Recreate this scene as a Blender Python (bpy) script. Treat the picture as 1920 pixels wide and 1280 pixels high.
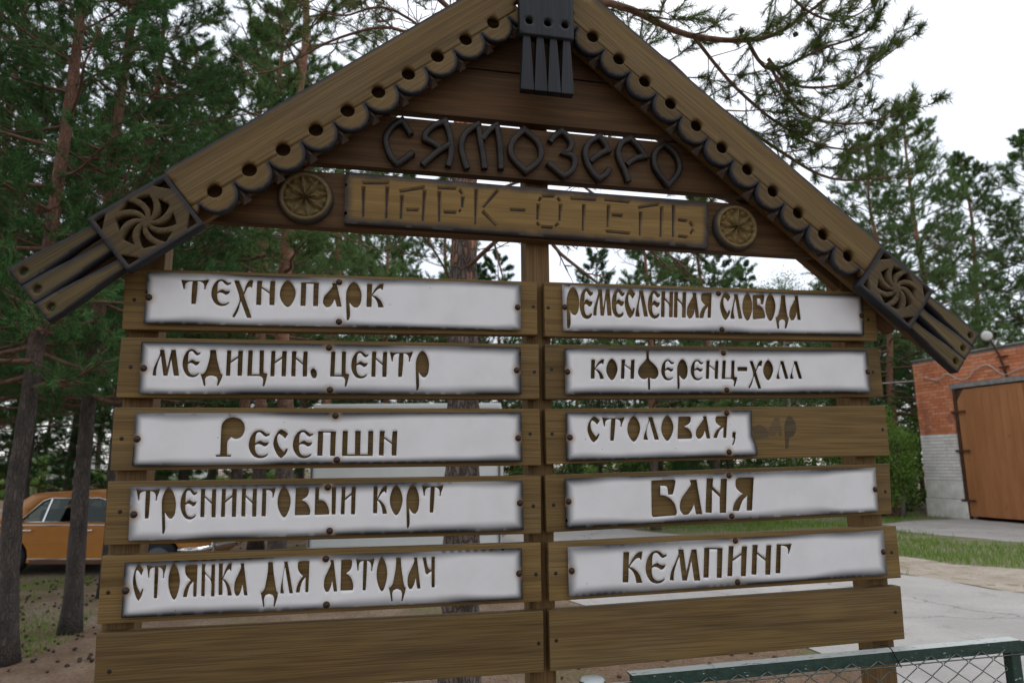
import bpy, bmesh, math, random
import numpy as np
from mathutils import Vector, Matrix
from mathutils.geometry import delaunay_2d_cdt

for o in list(bpy.data.objects):
    bpy.data.objects.remove(o)
SC = bpy.context.scene
COL = SC.collection
RAD = math.radians

# ------------------------------------------------------------------ camera
F = 1280.0                                   # focal length in photo pixels (24 mm on 36 mm)
YAW, PITCH, ROLL = RAD(11.8), RAD(10.2), RAD(0.4)
CAM = np.array([0.0, -2.27, 1.70])
_f = np.array([math.sin(YAW) * math.cos(PITCH), math.cos(YAW) * math.cos(PITCH), math.sin(PITCH)])
_r = np.array([math.cos(YAW), -math.sin(YAW), 0.0])
_u = np.cross(_r, _f)
_R = _r * math.cos(ROLL) - _u * math.sin(ROLL)
_U = _r * math.sin(ROLL) + _u * math.cos(ROLL)
cd = bpy.data.cameras.new('camera')
cd.lens = 24.0
cd.sensor_width = 36.0
cd.clip_start = 0.05
cd.clip_end = 1500.0
cd.dof.use_dof = True
cd.dof.focus_distance = 2.45
cd.dof.aperture_fstop = 3.5
cam = bpy.data.objects.new('camera', cd)
COL.objects.link(cam)
cam.matrix_world = Matrix(((_R[0], _U[0], -_f[0], CAM[0]), (_R[1], _U[1], -_f[1], CAM[1]),
                           (_R[2], _U[2], -_f[2], CAM[2]), (0, 0, 0, 1)))
SC.camera = cam

# ------------------------------------------------------------------ overcast sky, soft sun, exposure
SUN_EL, SUN_AZ = RAD(52), RAD(35)            # azimuth measured from +Y towards +X
W = bpy.data.worlds.new('World')
SC.world = W
W.use_nodes = True
wn = W.node_tree
wn.nodes.clear()
w_out = wn.nodes.new('ShaderNodeOutputWorld')
w_sky = wn.nodes.new('ShaderNodeTexSky')
w_sky.sky_type = 'NISHITA'
w_sky.sun_disc = False
w_sky.sun_elevation = SUN_EL
w_sky.sun_rotation = SUN_AZ
w_bg = wn.nodes.new('ShaderNodeBackground')
w_bg.inputs['Strength'].default_value = 0.05
wn.links.new(w_sky.outputs[0], w_bg.inputs[0])
# the cloud deck: an even overcast, brighter towards the zenith as overcast skies are
w_tc = wn.nodes.new('ShaderNodeTexCoord')
w_sep = wn.nodes.new('ShaderNodeSeparateXYZ')
wn.links.new(w_tc.outputs['Generated'], w_sep.inputs[0])
w_map = wn.nodes.new('ShaderNodeMapRange')
w_map.inputs[1].default_value = 0.0
w_map.inputs[2].default_value = 1.0
w_map.inputs[3].default_value = 0.70
w_map.inputs[4].default_value = 1.18
wn.links.new(w_sep.outputs[2], w_map.inputs[0])
w_noise = wn.nodes.new('ShaderNodeTexNoise')
w_noise.inputs['Scale'].default_value = 2.2
w_noise.inputs['Detail'].default_value = 4.0
wn.links.new(w_tc.outputs['Generated'], w_noise.inputs['Vector'])
w_nm = wn.nodes.new('ShaderNodeMapRange')
w_nm.inputs[3].default_value = 0.94
w_nm.inputs[4].default_value = 1.06
wn.links.new(w_noise.outputs['Fac'], w_nm.inputs[0])
w_mul = wn.nodes.new('ShaderNodeMath')
w_mul.operation = 'MULTIPLY'
wn.links.new(w_map.outputs[0], w_mul.inputs[0])
wn.links.new(w_nm.outputs[0], w_mul.inputs[1])
w_cl = wn.nodes.new('ShaderNodeBackground')
w_cl.inputs['Color'].default_value = (0.97, 0.98, 1.0, 1)
wn.links.new(w_mul.outputs[0], w_cl.inputs['Strength'])
w_add = wn.nodes.new('ShaderNodeAddShader')
wn.links.new(w_bg.outputs[0], w_add.inputs[0])
wn.links.new(w_cl.outputs[0], w_add.inputs[1])
wn.links.new(w_add.outputs[0], w_out.inputs['Surface'])

sd = bpy.data.lights.new('sun', 'SUN')
sd.energy = 0.9
sd.angle = RAD(25)
sd.color = (1.0, 0.97, 0.93)
sun = bpy.data.objects.new('sun', sd)
COL.objects.link(sun)
_sdir = Vector((math.sin(SUN_AZ) * math.cos(SUN_EL), math.cos(SUN_AZ) * math.cos(SUN_EL), math.sin(SUN_EL)))
sun.rotation_euler = _sdir.to_track_quat('Z', 'Y').to_euler()
sun.location = (0, 0, 30)

SC.render.engine = 'CYCLES'
SC.cycles.use_denoising = True
SC.cycles.max_bounces = 4
SC.cycles.diffuse_bounces = 2
SC.cycles.use_adaptive_sampling = True
SC.cycles.adaptive_threshold = 0.02
SC.cycles.glossy_bounces = 3
SC.cycles.transmission_bounces = 4
SC.cycles.transparent_max_bounces = 8
VS = SC.view_settings
VS.view_transform = 'Standard'
VS.look = 'None'
VS.exposure = 0.0
VS.gamma = 1.0
VS.use_curve_mapping = False

# ------------------------------------------------------------------ measuring helpers
def ray(px, py):
    return _f + _R * (px - 960) / F - _U * (py - 640) / F
def at(px, py, Y=0.0):
    """point of the photo on the upright plane at depth Y behind the sign's front"""
    d = ray(px, py)
    return CAM + d * ((Y - CAM[1]) / d[1])
def on_ground(px, py, z=0.0):
    d = ray(px, py)
    return CAM + d * ((z - CAM[2]) / d[2])
def at_depth(px, py, dep):
    return CAM + ray(px, py) * dep
def stand(px, dep):
    """ground point in the column px (at the horizon) at that depth from the camera"""
    p = at_depth(px, 870, dep)
    return np.array([p[0], p[1], 0.0])

# ------------------------------------------------------------------ node helpers
def new_mat(name):
    m = bpy.data.materials.new(name)
    m.use_nodes = True
    nt = m.node_tree
    nt.nodes.clear()
    out = nt.nodes.new('ShaderNodeOutputMaterial')
    b = nt.nodes.new('ShaderNodeBsdfPrincipled')
    nt.links.new(b.outputs[0], out.inputs[0])
    return m, nt, b
def put(nt, sock, v):
    if isinstance(v, bpy.types.NodeSocket):
        nt.links.new(v, sock)
    elif isinstance(v, (tuple, list)) and len(v) == 3 and sock.type == 'RGBA':
        sock.default_value = (*v, 1.0)
    else:
        sock.default_value = v
def N(nt, t, ins=None, **props):
    n = nt.nodes.new(t)
    for k, v in props.items():
        setattr(n, k, v)
    for k, v in (ins or {}).items():
        put(nt, n.inputs[k], v)
    return n
def MATH(nt, op, a, b=0.0, clamp=False):
    n = N(nt, 'ShaderNodeMath', {0: a, 1: b}, operation=op)
    n.use_clamp = clamp
    return n.outputs[0]
def MIX(nt, fac, a, b, mode='MIX'):
    n = nt.nodes.new('ShaderNodeMix')
    n.data_type = 'RGBA'
    n.blend_type = mode
    put(nt, n.inputs[0], fac)
    put(nt, n.inputs[6], a)
    put(nt, n.inputs[7], b)
    return n.outputs[2]
def STEP(nt, v, lo, hi, a=0.0, b=1.0):
    n = N(nt, 'ShaderNodeMapRange', {0: v, 1: lo, 2: hi, 3: a, 4: b}, interpolation_type='SMOOTHSTEP')
    return n.outputs[0]
def OBJ(nt):
    return N(nt, 'ShaderNodeTexCoord').outputs['Object']
def SCALED(nt, vec, sc, off=None):
    n = N(nt, 'ShaderNodeMapping', {'Vector': vec, 'Scale': sc})
    if off is not None:
        put(nt, n.inputs['Location'], off)
    return n.outputs[0]
def NOISE(nt, vec, scale=1.0, detail=4.0, rough=0.55):
    return N(nt, 'ShaderNodeTexNoise', {'Vector': vec, 'Scale': scale, 'Detail': detail, 'Roughness': rough}).outputs['Fac']
def BUMP(nt, h, strength=0.3, dist=0.004):
    return N(nt, 'ShaderNodeBump', {'Height': h, 'Strength': strength, 'Distance': dist}).outputs[0]
def RND(nt):
    r = N(nt, 'ShaderNodeObjectInfo').outputs['Random']
    return r, N(nt, 'ShaderNodeCombineXYZ', {0: MATH(nt, 'MULTIPLY', r, 37.0), 1: MATH(nt, 'MULTIPLY', r, 91.0), 2: MATH(nt, 'MULTIPLY', r, 53.0)}).outputs[0]

def plain(name, col, rough=0.6, metal=0.0, var=0.15, scale=8.0, bump=0.0):
    m, nt, b = new_mat(name)
    v = NOISE(nt, OBJ(nt), scale, 5)
    c = MIX(nt, STEP(nt, v, 0.3, 0.7), tuple(x * (1 - var) for x in col), tuple(min(1, x * (1 + var)) for x in col))
    put(nt, b.inputs['Base Color'], c)
    b.inputs['Roughness'].default_value = rough
    b.inputs['Metallic'].default_value = metal
    if bump:
        put(nt, b.inputs['Normal'], BUMP(nt, v, bump))
    return m

def wood(name, dark, mid, light, axis='X', burn=None, grey=0.35, knots=True, burn_w=0.03, rough=0.72, burn_k=0.9):
    """stained softwood: grain runs along one local axis; burn = torched edge colour over the 'edge' attribute"""
    m, nt, b = new_mat(name)
    r, off = RND(nt)
    vec = N(nt, 'ShaderNodeVectorMath', {0: OBJ(nt), 1: off}, operation='ADD').outputs[0]
    s1 = {'X': (0.9, 30, 30), 'Z': (30, 30, 0.9)}[axis]
    s2 = {'X': (4, 260, 260), 'Z': (260, 260, 4)}[axis]
    s3 = {'X': (1.6, 5, 5), 'Z': (5, 5, 1.6)}[axis]
    warp = N(nt, 'ShaderNodeTexNoise', {'Vector': vec, 'Scale': 2.5, 'Detail': 0.0}).outputs['Color']
    wv = N(nt, 'ShaderNodeVectorMath', {0: warp, 'Scale': 0.022}, operation='SCALE').outputs[0]
    vw = N(nt, 'ShaderNodeVectorMath', {0: vec, 1: wv}, operation='ADD').outputs[0]
    streak = NOISE(nt, SCALED(nt, vw, s1), 1.0, 4, 0.6)
    fine = NOISE(nt, SCALED(nt, vec, s2), 1.0, 1, 0.6)
    blot = NOISE(nt, SCALED(nt, vec, s3), 1.0, 3, 0.6)
    c = MIX(nt, STEP(nt, streak, 0.30, 0.70), mid, light)
    c = MIX(nt, STEP(nt, streak, 0.28, 0.45, 0.5, 0.0), c, dark)
    c = MIX(nt, MATH(nt, 'MULTIPLY', STEP(nt, blot, 0.42, 0.7), grey), c, (0.13, 0.115, 0.085))
    c = MIX(nt, STEP(nt, fine, 0.35, 0.62, 0.5, 0.0), c, dark)
    c = MIX(nt, STEP(nt, streak, 0.25, 0.30, 0.65, 0.0), c, tuple(x * 0.4 for x in dark))
    tone = N(nt, 'ShaderNodeMapRange', {0: r, 3: 0.76, 4: 1.24}).outputs[0]
    c = MIX(nt, 1.0, c, N(nt, 'ShaderNodeCombineXYZ', {0: tone, 1: tone, 2: tone}).outputs[0], 'MULTIPLY')
    if knots:
        ks = {'X': (2.0, 7, 7), 'Z': (7, 7, 2.0)}[axis]
        vo = N(nt, 'ShaderNodeTexVoronoi', {'Vector': SCALED(nt, vw, ks), 'Scale': 1.0, 'Randomness': 1.0})
        kd = vo.outputs['Distance']
        rare = STEP(nt, N(nt, 'ShaderNodeSeparateColor', {0: vo.outputs['Color']}).outputs[0], 0.50, 0.54)
        c = MIX(nt, MATH(nt, 'MULTIPLY', STEP(nt, kd, 0.04, 0.15, 0.95, 0.0), rare), c, tuple(x * 0.45 for x in dark))
        c = MIX(nt, MATH(nt, 'MULTIPLY', STEP(nt, kd, 0.14, 0.3, 0.45, 0.0), rare), c, tuple(min(1, x * 1.1) for x in light))
    if burn:
        e = N(nt, 'ShaderNodeAttribute', attribute_name='edge').outputs['Fac']
        nz = NOISE(nt, SCALED(nt, vec, (1, 1, 1)), 14.0, 3)
        e2 = MATH(nt, 'ADD', e, MATH(nt, 'MULTIPLY', MATH(nt, 'SUBTRACT', nz, 0.5), burn_w * 0.8))
        c = MIX(nt, STEP(nt, e2, burn_w * 0.02, burn_w, burn_k, 0.0), c, burn)
    put(nt, b.inputs['Base Color'], c)
    b.inputs['Roughness'].default_value = rough
    b.inputs['Specular IOR Level'].default_value = 0.3
    put(nt, b.inputs['Normal'], BUMP(nt, fine, 0.35, 0.0008))
    return m

CHAR = (0.016, 0.020, 0.030)
M = {}
M['board'] = wood('board_wood', (0.056, 0.031, 0.009), (0.140, 0.083, 0.026), (0.190, 0.120, 0.041), grey=0.18)
M['post'] = wood('post_wood', (0.060, 0.032, 0.011), (0.155, 0.086, 0.031), (0.205, 0.122, 0.046), 'Z', grey=0.15)
M['gable'] = wood('gable_wood', (0.024, 0.011, 0.004), (0.068, 0.032, 0.010), (0.104, 0.054, 0.018), grey=0.08)  # dark stain, deepened further to paint in the shade under the roof
M['rake'] = wood('bargeboard_wood', (0.052, 0.030, 0.010), (0.118, 0.072, 0.023), (0.158, 0.102, 0.036), burn=CHAR, burn_w=0.016, grey=0.14, burn_k=0.95)
M['slat'] = wood('slat_wood', (0.034, 0.022, 0.007), (0.088, 0.059, 0.019), (0.130, 0.091, 0.032), burn=CHAR, burn_w=0.014, grey=0.2)
M['fan'] = wood('fan_wood', (0.036, 0.023, 0.009), (0.082, 0.054, 0.021), (0.118, 0.080, 0.033), burn=CHAR, burn_w=0.024, knots=False, burn_k=0.9, grey=0.2)
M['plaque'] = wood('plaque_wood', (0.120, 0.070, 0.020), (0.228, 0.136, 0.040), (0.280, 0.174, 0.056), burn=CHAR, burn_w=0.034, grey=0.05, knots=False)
M['rosette'] = wood('rosette_wood', (0.085, 0.058, 0.022), (0.165, 0.113, 0.042), (0.20, 0.142, 0.056), burn=CHAR, burn_w=0.016, grey=0.05, knots=False)
M['pendant'] = wood('charred_wood', (0.003, 0.004, 0.006), (0.009, 0.010, 0.013), (0.024, 0.025, 0.030), 'Z', grey=0.0, knots=False, rough=0.5)
M['letter'] = wood('letter_wood', (0.005, 0.0045, 0.0045), (0.013, 0.011, 0.010), (0.032, 0.023, 0.018), grey=0.0, knots=False, rough=0.45)
M['roof'] = wood('roof_plank_wood', (0.06, 0.034, 0.016), (0.14, 0.08, 0.034), (0.19, 0.11, 0.046), grey=0.2)
M['tooth'] = plain('tooth_wood', (0.070, 0.050, 0.040), 0.7, 0, 0.4, 40)
M['bolt'] = plain('rusty_bolt', (0.030, 0.017, 0.013), 0.55, 0.3, 0.4, 120, 0.3)
M['screw'] = plain('dark_screw', (0.018, 0.014, 0.012), 0.6, 0.4, 0.3, 150)

def plate_mat():
    m, nt, b = new_mat('airbrushed_white_plate')
    r, off = RND(nt)
    vec = N(nt, 'ShaderNodeVectorMath', {0: OBJ(nt), 1: off}, operation='ADD').outputs[0]
    e = N(nt, 'ShaderNodeAttribute', attribute_name='edge').outputs['Fac']
    ru = N(nt, 'ShaderNodeAttribute', attribute_name='rust').outputs['Fac']
    n1 = NOISE(nt, vec, 3.2, 1)
    n2 = NOISE(nt, vec, 18.0, 2)
    n3 = NOISE(nt, N(nt, 'ShaderNodeVectorMath', {0: vec, 1: (7.3, 2.1, 5.7)}, operation='ADD').outputs[0], 2.4, 1)
    w = STEP(nt, n1, 0.32, 0.68, 0.022, 0.038)
    soft = STEP(nt, MATH(nt, 'DIVIDE', e, w), 0.0, 1.0, 1.0, 0.0)
    soft = MATH(nt, 'MULTIPLY', soft, STEP(nt, n3, 0.30, 0.52, 0.70, 1.0))
    dirt = NOISE(nt, SCALED(nt, vec, (1, 1, 1)), 9.0, 6)
    base = MIX(nt, STEP(nt, dirt, 0.35, 0.75), (0.73, 0.72, 0.73), (0.67, 0.66, 0.665))
    c = MIX(nt, soft, base, (0.020, 0.022, 0.027))
    sp = N(nt, 'ShaderNodeTexVoronoi', {'Vector': vec, 'Scale': 16.0}).outputs['Distance']
    c = MIX(nt, STEP(nt, sp, 0.022, 0.034, 0.8, 0.0), c, (0.06, 0.055, 0.05))
    c = MIX(nt, MATH(nt, 'MULTIPLY', ru, STEP(nt, n2, 0.3, 0.7, 0.25, 0.8)), c, (0.36, 0.22, 0.10))
    put(nt, b.inputs['Base Color'], c)
    b.inputs['Roughness'].default_value = 0.5
    b.inputs['Specular IOR Level'].default_value = 0.2
    return m
M['plate'] = plate_mat()

# ------------------------------------------------------------------ object helpers
def link(name, me, mat=None, parent=None, label=None, cat=None, group=None, kind=None):
    o = bpy.data.objects.new(name, me)
    COL.objects.link(o)
    if mat is not None and me is not None and not me.materials:
        me.materials.append(mat)
    if parent is not None:
        o.parent = parent
    for k, v in (('label', label), ('category', cat), ('group', group), ('kind', kind)):
        if v:
            o[k] = v
    return o
def empty(name, loc, label, cat, group=None, rz=0.0):
    o = link(name, None, None, None, label, cat, group)
    o.location = Vector(loc)
    o.rotation_euler = (0, 0, rz)
    o.empty_display_size = 0.2
    return o
def np_mesh(name, V, T=None, Q=None, smooth=False):
    """mesh from numpy vertices, triangles and quads"""
    me = bpy.data.meshes.new(name)
    V = np.asarray(V, dtype=np.float32)
    loops, starts, tot = [], [], 0
    if T is not None and len(T):
        T = np.asarray(T, dtype=np.int32)
        loops.append(T.ravel()); starts.append(np.arange(len(T)) * 3); tot = len(T) * 3
    if Q is not None and len(Q):
        Q = np.asarray(Q, dtype=np.int32)
        loops.append(Q.ravel()); starts.append(tot + np.arange(len(Q)) * 4)
    L = np.concatenate(loops); S = np.concatenate(starts)
    me.vertices.add(len(V)); me.vertices.foreach_set('co', V.ravel())
    me.loops.add(len(L)); me.loops.foreach_set('vertex_index', L)
    me.polygons.add(len(S)); me.polygons.foreach_set('loop_start', S.astype(np.int32))
    me.update(calc_edges=True)
    if smooth:
        me.polygons.foreach_set('use_smooth', np.ones(len(S), dtype=bool))
    me.validate()
    return me
def bm_mesh(name, bm, smooth=False):
    me = bpy.data.meshes.new(name)
    bmesh.ops.recalc_face_normals(bm, faces=bm.faces)
    bm.to_mesh(me)
    bm.free()
    if smooth:
        for p in me.polygons:
            p.use_smooth = True
    return me
def prism_bm(pts, y0, y1, bevel=0.0, seg=2):
    """solid between y0 and y1 over the outline pts (x, z)"""
    bm = bmesh.new()
    a = [bm.verts.new((p[0], y0, p[1])) for p in pts]
    b = [bm.verts.new((p[0], y1, p[1])) for p in pts]
    n = len(pts)
    bm.faces.new(a)
    bm.faces.new(b[::-1])
    for i in range(n):
        j = (i + 1) % n
        bm.faces.new((a[j], a[i], b[i], b[j]))
    bmesh.ops.recalc_face_normals(bm, faces=bm.faces)
    if bevel:
        bmesh.ops.bevel(bm, geom=list(bm.edges), offset=bevel, segments=seg, affect='EDGES', profile=0.6)
    return bm
def prism(name, pts, y0, y1, mat, parent, bevel=0.0, **kw):
    P = np.array(pts, float)
    c = P.mean(0)
    o = link(name, bm_mesh(name, prism_bm(P - c, y0 - (y0 + y1) / 2, y1 - (y0 + y1) / 2, bevel)), mat, parent, **kw)
    o.location = (c[0], (y0 + y1) / 2, c[1])
    return o
def box_bm(sx, sy, sz, bevel=0.0, seg=2):
    bm = bmesh.new()
    bmesh.ops.create_cube(bm, size=1.0)
    bmesh.ops.scale(bm, vec=(sx, sy, sz), verts=bm.verts)
    if bevel:
        bmesh.ops.bevel(bm, geom=list(bm.edges), offset=bevel, segments=seg, affect='EDGES', profile=0.6)
    return bm
def box(name, lo, hi, mat, parent=None, bevel=0.0, **kw):
    lo, hi = np.array(lo, float), np.array(hi, float)
    s = hi - lo
    o = link(name, bm_mesh(name, box_bm(*s, bevel)), mat, parent, **kw)
    o.location = Vector((lo + hi) / 2)
    return o
def tube(path, rad, sides=8, cap=True):
    """vertices and faces of a round tube along a path"""
    P = np.asarray(path, float)
    n = len(P)
    rad = np.broadcast_to(np.asarray(rad, float), (n,))
    T = np.gradient(P, axis=0)
    T /= np.linalg.norm(T, axis=1)[:, None] + 1e-12
    ref = np.array([0, 0, 1.0]) if abs(T[:, 2]).mean() < 0.8 else np.array([1.0, 0, 0])
    A = np.cross(T, ref); A /= np.linalg.norm(A, axis=1)[:, None] + 1e-12
    B = np.cross(T, A)
    ang = np.linspace(0, 2 * np.pi, sides, endpoint=False)
    V = P[:, None] + rad[:, None, None] * (np.cos(ang)[None, :, None] * A[:, None] + np.sin(ang)[None, :, None] * B[:, None])
    V = V.reshape(-1, 3)
    i = np.arange(n - 1)[:, None] * sides; j = np.arange(sides)[None, :]; k = (j + 1) % sides
    Q = np.stack([i + j, i + k, i + sides + k, i + sides + j], -1).reshape(-1, 4)
    Tr = np.zeros((0, 3), int)
    if cap:
        V = np.vstack([V, P[0], P[-1]])
        jj = np.arange(sides); kk = (jj + 1) % sides
        Tr = np.vstack([np.stack([kk, jj, np.full(sides, n * sides)], -1),
                        np.stack([(n - 1) * sides + jj, (n - 1) * sides + kk, np.full(sides, n * sides + 1)], -1)])
    return V, Tr, Q
class Acc:
    def __init__(s):
        s.V, s.T, s.Q, s.n = [], [], [], 0
    def add(s, V, T=None, Q=None):
        s.V.append(np.asarray(V, float))
        if T is not None and len(T): s.T.append(np.asarray(T) + s.n)
        if Q is not None and len(Q): s.Q.append(np.asarray(Q) + s.n)
        s.n += len(V)
    def mesh(s, name, smooth=False):
        return np_mesh(name, np.vstack(s.V), np.vstack(s.T) if s.T else None, np.vstack(s.Q) if s.Q else None, smooth)
def tube_obj(name, path, rad, mat, parent=None, sides=8, **kw):
    a = Acc(); a.add(*tube(path, rad, sides))
    return link(name, a.mesh(name, True), mat, parent, **kw)
def smooth_poly(pts, closed=True, corner=42.0, sub=4):
    """round the gentle bends of an outline, keep its sharp corners"""
    P = np.array(pts, float); n = len(P); out = []
    def tangent(i):
        if not closed and i in (0, n - 1):
            return np.zeros(2)
        a, b, c = P[(i - 1) % n], P[i], P[(i + 1) % n]
        u, v = b - a, c - b
        cs = u @ v / (np.linalg.norm(u) * np.linalg.norm(v) + 1e-12)
        if math.degrees(math.acos(max(-1, min(1, cs)))) > corner:
            return None
        return (c - a) / 2
    TG = [tangent(i) for i in range(n)]
    for i in range(n if closed else n - 1):
        a, b = P[i], P[(i + 1) % n]
        ta, tb = TG[i], TG[(i + 1) % n]
        if ta is None and tb is None:
            out.append(a); continue
        L = np.linalg.norm(b - a)
        def lim(t):
            l = np.linalg.norm(t)
            return t * min(1, 1.2 * L / (l + 1e-12))
        ta = (b - a) if ta is None else lim(ta)
        tb = (b - a) if tb is None else lim(tb)
        for k in range(sub):
            t = k / sub
            out.append((2*t**3-3*t*t+1)*a + (t**3-2*t*t+t)*ta + (-2*t**3+3*t*t)*b + (t**3-t*t)*tb)
    if not closed:
        out.append(P[-1])
    return np.array(out)
def inside(Pt, contours):
    r = np.zeros(len(Pt), bool)
    for C in contours:
        a = C; b = np.roll(C, -1, axis=0)
        y = Pt[:, 1][:, None]
        cond = (a[None, :, 1] > y) != (b[None, :, 1] > y)
        with np.errstate(divide='ignore', invalid='ignore'):
            xi = (b[:, 0] - a[:, 0])[None] * (y - a[:, 1][None]) / (b[:, 1] - a[:, 1])[None] + a[:, 0][None]
        r ^= ((cond & (Pt[:, 0][:, None] < xi)).sum(1) % 2).astype(bool)
    return r
def seg_dist(Pt, contours):
    d = np.full(len(Pt), 9.0)
    for C in contours:
        a = C; b = np.roll(C, -1, axis=0); ab = b - a
        t = ((Pt[:, None] - a[None]) * ab[None]).sum(-1) / ((ab * ab).sum(-1)[None] + 1e-15)
        t = np.clip(t, 0, 1)
        q = a[None] + t[..., None] * ab[None]
        d = np.minimum(d, np.linalg.norm(Pt[:, None] - q, axis=-1).min(1))
    return d
def resample(C, sp):
    out = []
    for i in range(len(C)):
        a, b = C[i], C[(i + 1) % len(C)]
        k = max(1, int(math.ceil(np.linalg.norm(b - a) / sp)))
        for j in range(k):
            out.append(a + (b - a) * j / k)
    return np.array(out)
def cut_sheet(name, contours, y0, y1, spacing, burn_contours=None, rust=None, extra=None, grooves=None, depth=0.0):
    """a board or plate of even thickness cut to outlines (first is the rim, others holes); stores the distance to the rim.
    grooves: quads (a,b,c,d,e,f) carved into the front as V cuts"""
    cs = [resample(np.array(c, float), spacing * 1.5) for c in contours]
    bc = [np.array(c, float) for c in (burn_contours if burn_contours is not None else contours)]
    gq = [np.array(g[:4]) for g in (grooves or [])]
    lo, hi = cs[0].min(0), cs[0].max(0)
    gx, gz = np.meshgrid(np.arange(lo[0] + spacing / 2, hi[0], spacing), np.arange(lo[1] + spacing / 2, hi[1], spacing))
    G = np.stack([gx.ravel(), gz.ravel()], -1)
    G[:, 0] += (np.arange(len(G)) % 7 - 3) * spacing * 0.03
    G = G[inside(G, cs + gq)]
    G = G[seg_dist(G, cs + gq) > spacing * 0.45]
    if extra is not None: G = np.vstack([G, extra])
    allc = cs + gq
    pts = np.vstack(allc + [G]); edges = []; k = 0
    for c in allc:
        m = len(c); edges += [(k + i, k + (i + 1) % m) for i in range(m)]; k += m
    res = delaunay_2d_cdt([Vector(p) for p in pts], edges, [], 0, 1e-7)
    P = np.array([list(v) for v in res[0]]); T = np.array([list(t) for t in res[2]])
    T = T[inside(P[T].mean(1), allc)]
    used = np.unique(T); remap = -np.ones(len(P), int); remap[used] = np.arange(len(used)); P = P[used]; T = remap[T]
    a, b, c = P[T[:, 0]], P[T[:, 1]], P[T[:, 2]]
    cr = (b[:, 0]-a[:, 0])*(c[:, 1]-a[:, 1]) - (b[:, 1]-a[:, 1])*(c[:, 0]-a[:, 0])
    T[cr < 0] = T[cr < 0][:, ::-1]
    n = len(P)
    E = np.vstack([T[:, [0, 1]], T[:, [1, 2]], T[:, [2, 0]]])
    key = np.sort(E, 1)
    _, inv, cnt = np.unique(key, axis=0, return_inverse=True, return_counts=True)
    BE = E[cnt[inv.ravel()] == 1]
    if gq:                                       # groove rims are not outer walls
        mid = P[BE].mean(1)
        BE = BE[seg_dist(mid, gq) > 1e-5]
    V = np.vstack([np.c_[P[:, 0], np.full(n, y0), P[:, 1]], np.c_[P[:, 0], np.full(n, y1), P[:, 1]]])
    TT = [T, T[:, ::-1] + n]
    Q = np.stack([BE[:, 1], BE[:, 0], BE[:, 0] + n, BE[:, 1] + n], -1)
    ed = seg_dist(P, bc)
    edge = np.r_[ed, ed]
    ru = np.zeros(n)
    if rust is not None and len(rust):
        d = np.linalg.norm(P[:, None] - np.array(rust)[None], axis=-1).min(1)
        ru = np.clip(1 - (d - 0.008) / 0.016, 0, 1)
    rustv = np.r_[ru, ru]
    if grooves:                                   # V cuts: four sloped faces down to a line
        for g in grooves:
            k = len(V)
            q = np.array(g, float)
            y = np.array([y0] * 4 + [y0 + depth] * 2)
            V = np.vstack([V, np.c_[q[:, 0], y, q[:, 1]]])
            edge = np.r_[edge, [0.036] * 4, [0.0] * 2]; rustv = np.r_[rustv, np.zeros(6)]  # groove bottoms get the char colour: scorch plus painted shading in the cuts
            Q = np.vstack([Q, [[k, k+1, k+5, k+4], [k+2, k+3, k+4, k+5]]])
            TT.append(np.array([[k+1, k+2, k+5], [k+3, k, k+4]]))
    me = np_mesh(name, V, np.vstack(TT), Q)
    for nm, arr in (('edge', edge), ('rust', rustv)):
        at_ = me.attributes.new(nm, 'FLOAT', 'POINT')
        at_.data.foreach_set('value', arr.astype(np.float32))
    return me
def tf(bm, loc=(0, 0, 0), rot=None):
    if rot is not None:
        bmesh.ops.transform(bm, matrix=rot, verts=bm.verts)
    bmesh.ops.translate(bm, vec=loc, verts=bm.verts)
    return bm

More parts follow.
